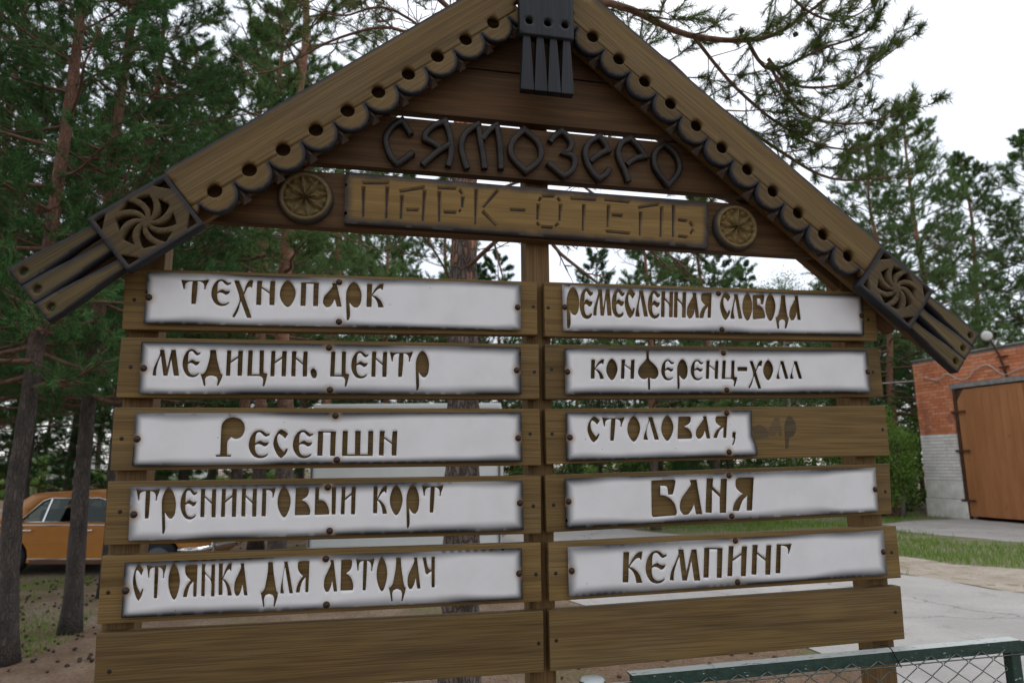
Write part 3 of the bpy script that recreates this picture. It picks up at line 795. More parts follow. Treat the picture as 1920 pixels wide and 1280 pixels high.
# bargeboards: an upper plank and a scalloped plank with bored holes, teeth, fan panel and fingers
TH = RAD(38.42)
PITCH_H = 0.1263
def rake(sidename, sgn, o_xz, n_holes, u_joint, rear_end):
    root_off = Vector((o_xz[0], 0, o_xz[1]))
    rot = TH * sgn * 1.0
    def place(o, u=0.0, v=0.0, y=0.0):
        # local x runs along the rake; on the left it points uphill (u counts downhill)
        lx = sgn * u
        c, s = math.cos(TH), math.sin(TH)
        X = o_xz[0] + lx * c + (sgn * v * s)
        Z = o_xz[1] - u * s + v * c
        o.location = Vector((X, y, Z)) - (S_OFF if o.parent == sign else Vector((0, 0, 0)))
        o.rotation_euler = (0, rot, 0)
        return o
    U = lambda u: sgn * u
    hr = 0.0235
    hv = 0.0
    jv = -0.004
    u0 = -0.235
    us = [k * PITCH_H for k in range(-1, n_holes)]
    # upper plank, half bores along its lower edge
    lower = []
    for u in [u0] + us + [u_joint]:
        if u in us:
            a0 = math.asin((jv - hv) / hr)
            for t in np.linspace(math.pi - a0, a0, 12):
                lower.append((u + hr * math.cos(t), hv + hr * math.sin(t)))
        else:
            lower.append((u, jv))
    top = [(u_joint, 0.134), (u0 + 0.16, 0.134)] if True else []
    # plumb cut at the apex
    up = [(p[0], p[1]) for p in lower] + top
    c = np.array(up); c = np.c_[c[:, 0] * sgn, c[:, 1]]
    rimtop = np.array([(sgn * u0 * 3, 0.134), (sgn * (u_joint + 1), 0.134), (sgn * (u_joint + 1), 0.5), (sgn * u0 * 3, 0.5)])
    me = cut_sheet('upper_plank', [c], -0.10, -0.074, 0.014, burn_contours=[rimtop])
    A = place(link('upper_plank', me, M['rake'], sign))
    # scalloped plank
    pts = [(u0, jv - 0.0006)]
    for u in us:
        a0 = math.asin((jv - hv) / hr)
        for t in np.linspace(math.pi - a0, 2 * math.pi + a0, 12):
            pts.append((u + hr * math.cos(t), hv - 0.0004 + hr * math.sin(t)))
    pts.append((u_joint, jv - 0.0006))
    rs = PITCH_H / 2 - 0.001
    vc = -0.014
    scal = []
    for u in us[::-1]:
        for t in np.linspace(0, -math.pi, 15):
            scal.append((u + rs * math.cos(t), vc + (rs - 0.001) * math.sin(t)))
    first_r = us[-1] + rs
    pts2 = pts + ([(u_joint, -0.03)] if u_joint > first_r + 0.01 else []) + scal + [(u0, vc)]
    c = np.array(pts2); c = np.c_[c[:, 0] * sgn, c[:, 1]]
    sc_open = np.array(scal); sc_open = np.c_[sc_open[:, 0] * sgn, sc_open[:, 1]]
    me = cut_sheet('scalloped_plank', [c], -0.0985, -0.075, 0.009, burn_contours=[np.vstack([sc_open, sc_open[::-1]])])
    B = place(link('scalloped_plank', me, M['rake'], sign))
    # teeth between the scallops
    tm = bmesh.new()
    a = [tm.verts.new(q) for q in ((-0.021, 0.018, 0.010), (0.021, 0.018, 0.010), (0.015, 0.018, -0.050), (-0.015, 0.018, -0.050), (0, -0.016, -0.038), (0, -0.002, 0.016))]
    for f in ((0, 5, 1), (0, 3, 4), (0, 4, 5), (1, 5, 4), (1, 4, 2), (3, 2, 4), (0, 1, 2, 3)):
        tm.faces.new([a[i] for i in f])
    tme = bm_mesh('tooth', tm); tme.materials.append(M['tooth'])
    for u in us[:-1]:
        o = link('tooth', tme, None, B)
        o.location = (sgn * (u + PITCH_H / 2), -0.078, vc - 0.010)
    # backing rafter, roof plank, rear rafter
    def slab(name, ua, ub, va, vb, ya, yb, mat, bev=0.003):
        bm = box_bm(ub - ua, yb - ya, vb - va, bev)
        o = link(name, bm_mesh(name, bm), mat, sign)
        return place(o, (ua + ub) / 2, (va + vb) / 2, (ya + yb) / 2)
    slab('rafter', -0.16, u_joint + 0.40, -0.040, 0.100, -0.032, -0.003, M['roof'])
    for k, (ya, yb) in enumerate(((-0.0735, 0.03), (0.033, 0.125), (0.128, 0.22))):
        slab('roof_plank', -0.18, u_joint + 0.26, 0.104, 0.128, ya, yb, M['roof'])
    slab('rear_rafter', -0.16, rear_end, -0.032, 0.098, 0.050 if sgn < 0 else 0.048, 0.088, M['roof'])
    # fan panel
    W2, H2 = 0.130, 0.0985
    cu, cv = u_joint + 0.002 + W2, 0.0225
    rimp = [(-W2, -H2), (W2, -H2), (W2, H2), (-W2, H2)]
    holes = []
    for k in range(8):
        p0 = k * math.pi / 4 + 0.1
        H = []
        for r in np.linspace(0.017, 0.086, 7):
            H.append((r * math.cos(p0 + 0.62 * (r / 0.068)), r * math.sin(p0 + 0.62 * (r / 0.068))))
        for r in np.linspace(0.081, 0.018, 7):
            dphi = 0.36 * (r / 0.068) + 0.10
            H.append((r * math.cos(p0 + 0.62 * (r / 0.068) + dphi), r * math.sin(p0 + 0.62 * (r / 0.068) + dphi)))
        holes.append(np.array(H) * np.array([-sgn, 1]))
    for sx in (-1, 1):
        for sz in (-1, 1):
            q = np.array([(0.116, 0.086), (0.116, 0.046), (0.098, 0.064), (0.078, 0.086)]) * np.array([sx, sz])
            holes.append(q)
    me = cut_sheet('fan_panel', [np.array(rimp)] + holes, -0.020, 0.020, 0.008, burn_contours=[np.array(rimp)] + [])
    Pn = place(link('fan_panel', me, M['fan'], sign), cu, cv, -0.088)
    # three fingers beyond the panel, narrow at the panel and wide at the bored tips
    ue = cu + W2 + 0.256
    for k, vv in enumerate((0.088, 0.0225, -0.043)):
        L0, L1 = cu + W2 - 0.004, ue
        n = 14; upp, low = [], []
        for t in np.linspace(0, 1, n):
            hw = 0.017 + (0.0315 - 0.017) * (0.5 - 0.5 * math.cos(math.pi * min(1, t * 1.15)))
            upp.append((L0 + (L1 - L0) * t - cu, vv + hw - cv)); low.append((L0 + (L1 - L0) * t - cu, vv - hw - cv))
        c = np.array(upp + low[::-1]); c[:, 0] *= sgn
        hc = np.array([(sgn * (L1 - 0.030 - cu) + 0.0135 * math.cos(t), vv - cv + 0.0135 * math.sin(t)) for t in np.linspace(0, 2 * math.pi, 18, endpoint=False)])
        me = cut_sheet('finger', [c, hc], 0.0, 0.036, 0.008, burn_contours=[c])
        o = link('finger', me, M['slat'], Pn)
        o.location = (0, -0.006, 0)
    return A, B
rake('left', -1, (0.393, 3.258), 10, 1.222, 1.16)
rake('right', 1, (0.767, 3.252), 11, 1.352, 1.645)

# pendant board at the apex with four hanging tongues
pend_c = np.array([0.580, 3.30])
rimp = np.array([(-0.098, -0.105), (0.098, -0.105), (0.098, 0.16), (-0.098, 0.16)])
hs = [np.array([(x + 0.0145 * math.cos(t), -0.052 + 0.0145 * math.sin(t)) for t in np.linspace(0, 2 * math.pi, 18, endpoint=False)]) for x in (-0.066, 0.002, 0.066)]
me = cut_sheet('pendant', [rimp] + hs, -0.148, -0.104, 0.012)
pen = link('pendant', me, M['pendant'], sign)
pen.location = Vector((pend_c[0], 0, pend_c[1])) - S_OFF
for k in range(4):
    xo = -0.073 + k * 0.0487
    pts = [(-0.013, 0.0), (0.013, 0.0), (0.0235, -0.195), (0.0235, -0.212), (-0.0235, -0.212), (-0.0235, -0.195)]
    bm = prism_bm(np.array(pts), -0.140, -0.108, 0.003)
    o = link('tongue', bm_mesh('tongue', bm), M['pendant'], pen)
    o.location = (xo, 0.0, -0.102)

# ================================================================== GROUND
def ground_mats():
    m, nt, b = new_mat('forest_floor')
    v = OBJ(nt)
    big = NOISE(nt, v, 0.35, 5)
    mid = NOISE(nt, v, 2.2, 6, 0.65)
    fine = NOISE(nt, v, 28.0, 5, 0.7)
    need = NOISE(nt, SCALED(nt, v, (60, 18, 1)), 1.0, 3, 0.7)
    c = MIX(nt, STEP(nt, mid, 0.35, 0.68), (0.150, 0.092, 0.054), (0.235, 0.165, 0.110))
    c = MIX(nt, STEP(nt, big, 0.52, 0.66, 0.0, 0.75), c, (0.27, 0.215, 0.165))
    c = MIX(nt, STEP(nt, NOISE(nt, v, 0.9, 5), 0.55, 0.66, 0.0, 0.7), c, (0.115, 0.125, 0.035))
    c = MIX(nt, STEP(nt, fine, 0.36, 0.52, 0.75, 0.0), c, (0.055, 0.032, 0.020))
    c = MIX(nt, STEP(nt, need, 0.58, 0.68, 0.0, 0.5), c, (0.34, 0.20, 0.115))
    put(nt, b.inputs['Base Color'], c)
    b.inputs['Roughness'].default_value = 0.95
    put(nt, b.inputs['Normal'], BUMP(nt, MATH(nt, 'ADD', fine, mid), 0.9, 0.03))
    M['floor'] = m
    m, nt, b = new_mat('pale_asphalt')
    v = OBJ(nt)
    c = MIX(nt, STEP(nt, NOISE(nt, v, 0.6, 6, 0.6), 0.3, 0.7), (0.31, 0.293, 0.275), (0.41, 0.392, 0.370))
    c = MIX(nt, STEP(nt, NOISE(nt, v, 34.0, 6, 0.75), 0.36, 0.52, 0.55, 0.0), c, (0.24, 0.225, 0.215))
    c = MIX(nt, STEP(nt, NOISE(nt, v, 2.6, 7, 0.72), 0.54, 0.66, 0.0, 0.5), c, (0.22, 0.19, 0.16))
    cr = N(nt, 'ShaderNodeTexVoronoi', {'Vector': N(nt, 'ShaderNodeVectorMath', {0: v, 1: N(nt, 'ShaderNodeVectorMath', {0: N(nt, 'ShaderNodeTexNoise', {'Vector': v, 'Scale': 3.0, 'Detail': 4.0}).outputs['Color'], 'Scale': 0.5}, operation='SCALE').outputs[0]}, operation='ADD').outputs[0], 'Scale': 0.35}, feature='DISTANCE_TO_EDGE').outputs['Distance']
    c = MIX(nt, STEP(nt, cr, 0.002, 0.008, 0.6, 0.0), c, (0.10, 0.09, 0.08))
    put(nt, b.inputs['Base Color'], c)
    b.inputs['Roughness'].default_value = 0.85
    put(nt, b.inputs['Normal'], BUMP(nt, NOISE(nt, v, 90.0, 3), 0.4, 0.006))
    M['asphalt'] = m
    m, nt, b = new_mat('dry_verge_soil')
    v = OBJ(nt)
    c = MIX(nt, STEP(nt, NOISE(nt, v, 1.3, 6, 0.65), 0.35, 0.65), (0.115, 0.16, 0.038), (0.25, 0.20, 0.14))
    c = MIX(nt, STEP(nt, NOISE(nt, v, 30.0, 4), 0.38, 0.55, 0.6, 0.0), c, (0.07, 0.08, 0.025))
    put(nt, b.inputs['Base Color'], c)
    b.inputs['Roughness'].default_value = 0.95
    put(nt, b.inputs['Normal'], BUMP(nt, NOISE(nt, v, 20.0, 5), 0.7, 0.03))
    M['verge'] = m
ground_mats()
g = np.linspace(-1, 1, 41)
gx, gy = np.meshgrid(np.sign(g) * np.abs(g) ** 2.2 * 400, np.sign(g) * np.abs(g) ** 2.2 * 400)
i = np.arange(40)[:, None] * 41; j = np.arange(40)[None]
Q = np.stack([i + j, i + j + 1, i + 42 + j, i + 41 + j], -1).reshape(-1, 4)
link('ground', np_mesh('ground', np.c_[gx.ravel(), gy.ravel() , np.zeros(gx.size)], None, Q), M['floor'], kind='structure')
rg = np.random.default_rng(5)
def sheet(name, pix, z, mat, extra=(), wob=0.12):
    P = [on_ground(*p)[:2] for p in pix] + [np.array(e) for e in extra]
    P = resample(np.array(P), 0.5)
    P = P + rg.normal(0, wob * 0.5, P.shape)
    res = delaunay_2d_cdt([Vector(p) for p in P], [(k, (k + 1) % len(P)) for k in range(len(P))], [], 0, 1e-6)
    V = np.array([list(v) for v in res[0]]); T = np.array([list(t) for t in res[2]])
    T = T[inside(V[T].mean(1), [P])]
    return link(name, np_mesh(name, np.c_[V, np.full(len(V), z)], T), mat, kind='structure'), P
# wide asphalt drive crossing behind the sign, bare verge, garage forecourt
ROAD = [(1690,1300),(1600,1240),(1500,1213),(1300,1172),(1110,1138),(980,1100),(925,1040),(935,1005),(1000,986),(1160,990),(1280,1003),(1500,1042),(1689,1077),(1920,1113)]
road, road_p = sheet('drive', ROAD, 0.008, M['asphalt'], extra=[(14.0, 4.0), (14.0, -3.0), (4.2, -2.0)])
verge, verge_p = sheet('verge', [(1160,988),(1280,1001),(1500,1040),(1689,1075),(1920,1111)], 0.004, M['verge'], extra=[(14.2, 4.2), (18.0, 6.0), (17.9, 10.0), (17.3, 17.0), (16.5, 24.0), (8.0, 24.0)])
yard, yard_p = sheet('forecourt', [(1640,985),(1690,978),(1790,973)], 0.012, M['asphalt'], extra=[(17.55, 15.2), (17.9, 8.0), (14.6, 7.6), (13.4, 10.5), (13.0, 12.6)])

m, nt, b = new_mat('sandy_dirt')
v = OBJ(nt)
c = MIX(nt, STEP(nt, NOISE(nt, v, 1.8, 6, 0.65), 0.35, 0.65), (0.30, 0.245, 0.19), (0.40, 0.345, 0.285))
c = MIX(nt, STEP(nt, NOISE(nt, v, 3.2, 5), 0.56, 0.66, 0.0, 0.8), c, (0.16, 0.17, 0.06))
c = MIX(nt, STEP(nt, NOISE(nt, v, 26.0, 5, 0.7), 0.36, 0.5, 0.5, 0.0), c, (0.13, 0.095, 0.065))
put(nt, b.inputs['Base Color'], c)
b.inputs['Roughness'].default_value = 0.95
M['sand'] = m
dirt, dirt_p = sheet('dirt_strip', [(1330,1004),(1500,1018),(1689,1042),(1800,1058),(1920,1070),(2000,1080),(2000,1124),(1920,1113),(1689,1077),(1500,1042),(1330,1012)], 0.0062, M['sand'], wob=0.25)
# grass on the verge (stuff: nobody could count the blades)
def blades(n, poly, avoid, hmin, hmax, seed, dens=None):
    r = np.random.default_rng(seed)
    lo, hi = poly.min(0), poly.max(0)
    P = r.uniform(lo, hi, (n * 3, 2))
    P = P[inside(P, [poly])]
    for a in avoid:
        P = P[~inside(P, [a])]
    cl = np.sin(P[:, 0] * 1.7 + 1.1) * np.sin(P[:, 1] * 1.3) + np.sin(P[:, 0] * 0.6 + P[:, 1] * 0.9)
    P = P[cl > r.uniform(-1.7, 1.2, len(P))][:n]
    k = len(P); h = r.uniform(hmin, hmax, k); an = r.uniform(0, 2 * np.pi, k); w = 0.006
    dx = np.c_[np.cos(an), np.sin(an), np.zeros(k)] * w
    B = np.c_[P, np.full(k, 0.003)]
    le = np.c_[r.normal(0, 0.35, k) * h, r.normal(0, 0.35, k) * h, h]
    V = np.stack([B - dx, B + dx, B + le * 0.6 + dx * 0.6, B + le], 1).reshape(-1, 3)
    T = np.stack([np.arange(k) * 4, np.arange(k) * 4 + 1, np.arange(k) * 4 + 2], -1)
    T2 = np.stack([np.arange(k) * 4, np.arange(k) * 4 + 2, np.arange(k) * 4 + 3], -1)
    return np_mesh('grass', V, np.vstack([T, T2]))
def leaf_mat(name, a, b_, trans=0.25, rough=0.6):
    m, nt, b = new_mat(name)
    geo = N(nt, 'ShaderNodeNewGeometry').outputs['Random Per Island']
    pos = NOISE(nt, OBJ(nt), 1.1, 3)
    r, _ = RND(nt)
    f = MATH(nt, 'ADD', MATH(nt, 'MULTIPLY', geo, 0.6), MATH(nt, 'MULTIPLY', pos, 0.5))
    c = MIX(nt, STEP(nt, f, 0.15, 0.95), a, b_)
    t = STEP(nt, r, 0, 1, 0.85, 1.15)
    c = MIX(nt, 1.0, c, N(nt, 'ShaderNodeCombineXYZ', {0: t, 1: t, 2: t}).outputs[0], 'MULTIPLY')
    put(nt, b.inputs['Base Color'], c)
    b.inputs['Roughness'].default_value = rough
    b.inputs['Specular IOR Level'].default_value = 0.08
    if trans:
        tr = N(nt, 'ShaderNodeBsdfTranslucent', {'Color': c})
        mx = N(nt, 'ShaderNodeMixShader', {0: trans, 1: b.outputs[0], 2: tr.outputs[0]})
        out = [n for n in nt.nodes if n.type == 'OUTPUT_MATERIAL'][0]
        nt.links.new(mx.outputs[0], out.inputs[0])
    return m
M['grass'] = leaf_mat('grass_blade', (0.10, 0.18, 0.025), (0.20, 0.31, 0.06), 0.35)
link('grass', blades(36000, verge_p, [yard_p, road_p, dirt_p], 0.04, 0.14, 3), M['grass'], label='short green grass on the verge between drive and garage', cat='grass', kind='stuff')
moss = np.array([on_ground(*p)[:2] for p in [(0,1240),(0,1080),(170,1080),(190,1120),(150,1190),(60,1235)]])
link('grass', blades(5000, moss, [], 0.01, 0.05, 8), M['grass'], label='thin moss and grass among needles around left pine trunks', cat='grass', kind='stuff')

# pine cones on the needle floor, and needle litter
def cone_mesh():
    V, Q = [], []
    rings, seg = 7, 9
    for a in range(rings):
        t = a / (rings - 1)
        r0 = 0.018 * math.sin(math.pi * (0.12 + 0.80 * t)) + 0.002
        for s in range(seg):
            ang = 2 * math.pi * (s + 0.5 * (a % 2)) / seg
            rr = r0 * (1.25 if s % 2 else 0.9)
            V.append((rr * math.cos(ang), rr * math.sin(ang), 0.046 * t))
    for a in range(rings - 1):
        for s in range(seg):
            Q.append((a*seg+s, a*seg+(s+1) % seg, (a+1)*seg+(s+1) % seg, (a+1)*seg+s))
    return np_mesh('pine_cone', V, None, Q)
M['cone'] = plain('cone_scales', (0.045, 0.028, 0.018), 0.85, 0, 0.5, 90)
CM = cone_mesh(); CM.materials.append(M['cone'])
rc = np.random.default_rng(11)
def scatter_cones(n, region, label, group, avoid=()):
    poly = np.array([on_ground(*p)[:2] for p in region])
    lo, hi = poly.min(0), poly.max(0); k = 0
    while k < n:
        p = rc.uniform(lo, hi)
        if not inside(p[None], [poly])[0]: continue
        o = link('pine_cone', CM, None, None, label, 'pine cone', group)
        o.location = (p[0], p[1], 0.010)
        o.rotation_euler = (RAD(rc.uniform(70, 110)), rc.uniform(0, 0.4), rc.uniform(0, 6.28))
        o.scale = [rc.uniform(0.55, 0.95)] * 3
        k += 1
scatter_cones(120, [(0,1275),(30,1090),(190,1080),(182,1280)], 'fallen dark pine cone on the needle floor below the car', 'fallen pine cones by the left trunks')
scatter_cones(26, [(1040,1275),(1050,1232),(1440,1215),(1500,1230),(1250,1275)], 'fallen dark pine cone on sand beneath the sign', 'fallen pine cones under the sign')
scatter_cones(26, [(390,1050),(400,1022),(575,1022),(570,1050)], 'fallen dark pine cone on needles between car and trailer', 'fallen pine cones between car and trailer')
def litter(n, region, seed):
    r = np.random.default_rng(seed)
    poly = np.array([on_ground(*p)[:2] for p in region])
    P = r.uniform(poly.min(0), poly.max(0), (n * 2, 2)); P = P[inside(P, [poly])][:n]
    k = len(P); an = r.uniform(0, 6.28, k); L = r.uniform(0.02, 0.07, k); w = 0.0016
    d = np.c_[np.cos(an), np.sin(an), r.uniform(-0.1, 0.25, k)]; s = np.c_[-np.sin(an), np.cos(an), np.zeros(k)] * w
    B = np.c_[P, np.full(k, 0.004)]
    V = np.stack([B - s, B + s, B + d * L[:, None]], 1).reshape(-1, 3)
    return np_mesh('needle_litter', V, np.arange(k * 3).reshape(-1, 3))
M['litter'] = leaf_mat('dry_needles', (0.16, 0.085, 0.045), (0.34, 0.21, 0.12), 0.0, 0.8)
link('needle_litter', litter(16000, [(-60,1290),(-60,1075),(200,1075),(200,1290)], 4), M['litter'], label='fallen brown pine needles around the left trunks', cat='needles', kind='stuff')
link('needle_litter', litter(9000, [(1000,1290),(1030,1205),(1480,1212),(1640,1290)], 6), M['litter'], label='fallen brown pine needles on sand below the sign', cat='needles', kind='stuff')

# ================================================================== BRICK GARAGE
G0 = np.array([17.47, 16.86])               # foot of the corner
GA = math.atan2(-1.36, 0.09)                # the wall runs from the corner towards the camera
gdir = np.array([math.cos(GA), math.sin(GA)])
gar = empty('brick_garage', (G0[0], G0[1], 0), 'red and white brick garage with rusty orange steel gate', 'garage', rz=GA)
# local x along the front wall, local y towards the inside (+y is away from the yard)
M['mortar'] = plain('mortar', (0.24, 0.205, 0.18), 0.95, 0, 0.12, 20, 0.3)
M['concrete'] = plain('pale_concrete', (0.78, 0.755, 0.71), 0.9, 0, 0.14, 4, 0.4)
def brick_mat(name, a, b_, stain):
    m, nt, b = new_mat(name)
    r, off = RND(nt)
    c = MIX(nt, STEP(nt, r, 0, 1), a, b_)
    w = N(nt, 'ShaderNodeNewGeometry').outputs['Position']
    c = MIX(nt, STEP(nt, NOISE(nt, w, 1.4, 5, 0.65), 0.5, 0.68, 0.0, 0.75), c, stain)
    c = MIX(nt, STEP(nt, NOISE(nt, w, 14.0, 4), 0.64, 0.76, 0.0, 0.25), c, (0.5, 0.45, 0.42))
    put(nt, b.inputs['Base Color'], c)
    b.inputs['Roughness'].default_value = 0.9
    put(nt, b.inputs['Normal'], BUMP(nt, NOISE(nt, w, 60.0, 4), 0.5, 0.004))
    return m
M['red'] = brick_mat('red_brick', (0.60, 0.190, 0.085), (0.76, 0.310, 0.165), (0.33, 0.105, 0.066))
M['white'] = brick_mat('white_brick', (0.80, 0.75, 0.73), (0.90, 0.87, 0.84), (0.66, 0.57, 0.52))
def rust_mat():
    m, nt, b = new_mat('rusty_gate_paint')
    v = OBJ(nt)
    c = MIX(nt, STEP(nt, NOISE(nt, SCALED(nt, v, (3, 3, 0.5)), 1.0, 5), 0.3, 0.7), (0.36, 0.145, 0.055), (0.45, 0.195, 0.080))
    c = MIX(nt, STEP(nt, NOISE(nt, v, 2.5, 6, 0.7), 0.58, 0.74, 0.0, 0.6), c, (0.22, 0.085, 0.035))
    sx = N(nt, 'ShaderNodeSeparateXYZ', {0: v}).outputs[2]
    put(nt, b.inputs['Base Color'], c)
    b.inputs['Roughness'].default_value = 0.55
    put(nt, b.inputs['Normal'], BUMP(nt, NOISE(nt, v, 8.0, 4), 0.2, 0.01))
    return m
M['gate'] = rust_mat()
M['steel'] = plain('rusted_steel', (0.10, 0.045, 0.028), 0.7, 0.3, 0.35, 12)
GH = 4.92; GX0, GX1 = 1.42, 6.2; GT = 3.88; GL = 9.0
M['slate'] = plain('grey_roof_edge', (0.26, 0.25, 0.24), 0.9, 0, 0.2, 6)
# brick wall core with the gate opening (mortar shows in the joints)
D = 0.0
bm = bmesh.new()
for lo, hi in (((0, 0.012, 0), (GX0, 0.4, GH)), ((GX0, 0.012, GT + 0.16), (GX1, 0.4, GH)), ((GX1, 0.012, 0), (GL, 0.4, GH)),
               ((0.0, 0.4, 0), (0.38, 7.0, GH)), ((GL - 0.38, 0.4, 0), (GL, 7.0, GH)), ((0, 7.0, 0), (GL, 7.38, GH))):
    t = box_bm(hi[0]-lo[0], hi[1]-lo[1], hi[2]-lo[2]); tf(t, tuple((np.array(lo) + np.array(hi)) / 2))
    me = bpy.data.meshes.new('x'); t.to_mesh(me); t.free(); bm.from_mesh(me); bpy.data.meshes.remove(me)
wall = link('wall', bm_mesh('wall', bm), M['mortar'], gar)
BW, BH, BJ = 0.250, 0.088, 0.012
bmR = bm_mesh('brick', box_bm(BW, 0.03, BH, 0.004, 1)); bmR.materials.append(M['red'])
bmWm = bm_mesh('brick', box_bm(BW, 0.03, BH, 0.004, 1)); bmWm.materials.append(M['white'])
rb = np.random.default_rng(2)
halfR = bm_mesh('brick', box_bm(BW / 2 - 0.006, 0.03, BH, 0.004, 1)); halfR.materials.append(M['red'])
halfW = bm_mesh('brick', box_bm(BW / 2 - 0.006, 0.03, BH, 0.004, 1)); halfW.materials.append(M['white'])
rest = Acc()
nb = 0
row = 0; z = 1.14 + BH / 2
while z + BH / 2 < GH - 0.02:
    white = z < 2.52
    x = 0.0; first = True
    lim = GX0 - 0.02 if z < GT + 0.20 else 4.6
    while x < lim - 0.06:
        half = (first and row % 2) or (lim - x < BW + 0.01)
        w = BW / 2 - 0.006 if half else BW
        first = False
        me = (halfW if half else bmWm) if white else (halfR if half else bmR)
        o = link('brick', me, None, wall)
        o.location = (x + w / 2, 0.012 + rb.normal(0, 0.0012), z)
        o.rotation_euler = (0, rb.normal(0, 0.004), rb.normal(0, 0.004))
        nb += 1
        x += w + BJ
    row += 1
    z += BH + BJ
# plinth blocks, lintel, roof edge
for x0, x1, z0, z1 in ((0.0, 0.42, 0.58, 1.125), (0.435, GX0 - 0.01, 0.58, 1.125), (-0.03, GX0 + 0.02, 0.0, 0.565)):
    box('plinth_block', (x0 + 0.003, -0.035 if z0 == 0 else -0.012, z0), (x1, 0.30, z1), M['concrete'], gar, 0.012)
box('lintel', (GX0 - 0.14, -0.03, GT + 0.01), (GX1 + 0.2, 0.25, GT + 0.15), M['slate'], gar, 0.008)
box('roof', (-0.03, -0.04, GH), (GL + 0.1, 7.5, GH + 0.05), M['slate'], gar, 0.01)
# steel frame and gate leaf
box('gate_frame', (GX0 - 0.06, -0.02, 0.0), (GX0 + 0.03, 0.12, GT), M['steel'], gar, 0.004)
gate = empty('gate', (0, 0, 0), None, None); gate.parent = gar
bpy.data.objects.remove(gate)
gate = prism('gate', [(GX0 + 0.05, 0.10), (3.55, 0.10), (3.55, GT - 0.03), (GX0 + 0.30, GT - 0.03), (GX0 + 0.05, GT - 0.36)], 0.01, 0.05, M['gate'], gar, 0.004)
gate2 = prism('gate', [(3.57, 0.10), (GX1, 0.10), (GX1, GT - 0.03), (3.57, GT - 0.03)], 0.012, 0.052, M['gate'], gar, 0.004)
prism('gusset', [(GX0 + 0.04, GT - 0.35), (GX0 + 0.30, GT - 0.02), (GX0 + 0.04, GT - 0.02)], 0.03, 0.06, M['steel'], gar)
for k in range(7):
    x = GX0 + 0.30 + k * 0.27
    o = box('rib', (x, -0.004, 0.13), (x + 0.035, 0.012, GT - 0.06), M['gate'], gate, 0.003)
    o.location = Vector(o.location) - gate.location
for zz in (0.52, 1.98, 3.15):
    o = box('hinge', (GX0 - 0.16, -0.05, zz), (GX0 + 0.32, -0.022, zz + 0.06), M['steel'], gate, 0.004)
    o.location = Vector(o.location) - gate.location
M['blue'] = plain('blue_padlock', (0.05, 0.10, 0.20), 0.4, 0.3)
M['alu'] = plain('pale_metal', (0.55, 0.55, 0.54), 0.4, 0.6, 0.08)
pl = empty('padlock', (0, 0, 0), 'small blue padlock with shackle on the garage gate', 'padlock')
def gw(x, y, z):
    c, s = math.cos(GA), math.sin(GA)
    return Vector((G0[0] + x * c - y * s, G0[1] + x * s + y * c, z))
pl.location = gw(3.42, -0.05, 1.22); pl.rotation_euler = (0, 0, GA)
o = box('lock_body', (-0.07, -0.03, -0.14), (0.07, 0.03, 0.07), M['blue'], pl, 0.012)
t = np.linspace(0, math.pi, 10)
tube_obj('shackle', np.c_[0.045 * np.cos(t), np.zeros(10), 0.07 + 0.07 * np.sin(t)], 0.012, M['alu'], pl)
# lamp on a bent bracket
M['lampgrey'] = plain('lamp_shell', (0.40, 0.30, 0.26), 0.5, 0.3, 0.2)
M['glass'] = new_mat('lamp_glass')[0]
_b = M['glass'].node_tree.nodes['Principled BSDF'] if 'Principled BSDF' in M['glass'].node_tree.nodes else [n for n in M['glass'].node_tree.nodes if n.type == 'BSDF_PRINCIPLED'][0]
_b.inputs['Base Color'].default_value = (0.75, 0.76, 0.74, 1); _b.inputs['Roughness'].default_value = 0.12
lamp = empty('wall_lamp', gw(3.12, -0.05, 4.34), 'round floodlight on a bent rusty arm above the garage gate', 'lamp', rz=GA)
tube_obj('arm', [(0.05, 0.03, -0.28), (0.03, -0.02, 0.0), (0.0, -0.08, 0.32), (-0.03, -0.20, 0.60), (-0.06, -0.28, 0.80)], 0.03, M['steel'], lamp)
for zz in (-0.02, 0.28):
    box('clamp', (-0.14, -0.02, zz), (0.16, 0.06, zz + 0.035), M['steel'], lamp, 0.004)
V = []; seg = 20
prof = [(0.05, 0.10), (0.13, 0.06), (0.19, -0.01), (0.215, -0.06), (0.19, -0.065)]
a = Acc()
for r_, z_ in prof:
    tt = np.linspace(0, 2 * np.pi, seg, endpoint=False); V.append(np.c_[r_ * np.cos(tt), r_ * np.sin(tt), np.full(seg, z_)])
i = np.arange(len(prof) - 1)[:, None] * seg; j = np.arange(seg)[None]; k = (j + 1) % seg
a.add(np.vstack(V), None, np.stack([i + j, i + k, i + seg + k, i + seg + j], -1).reshape(-1, 4))
hd = link('shade', a.mesh('shade', True), M['lampgrey'], lamp)
hd.scale = (0.72,) * 3
hd.location = (-0.09, -0.33, 0.90)
_d = Vector((-0.80, -0.55, -0.25)); _d.rotate(Matrix.Rotation(-GA, 3, 'Z'))
hd.rotation_euler = (-_d).to_track_quat('Z', 'Y').to_euler()
dm = dome_mesh('lens', 0.19, 0.06, 20); dm.materials.append(M['glass'])
o = link('lens', dm, None, hd); o.location = (0, 0, -0.062); o.rotation_euler = (RAD(90), 0, 0)
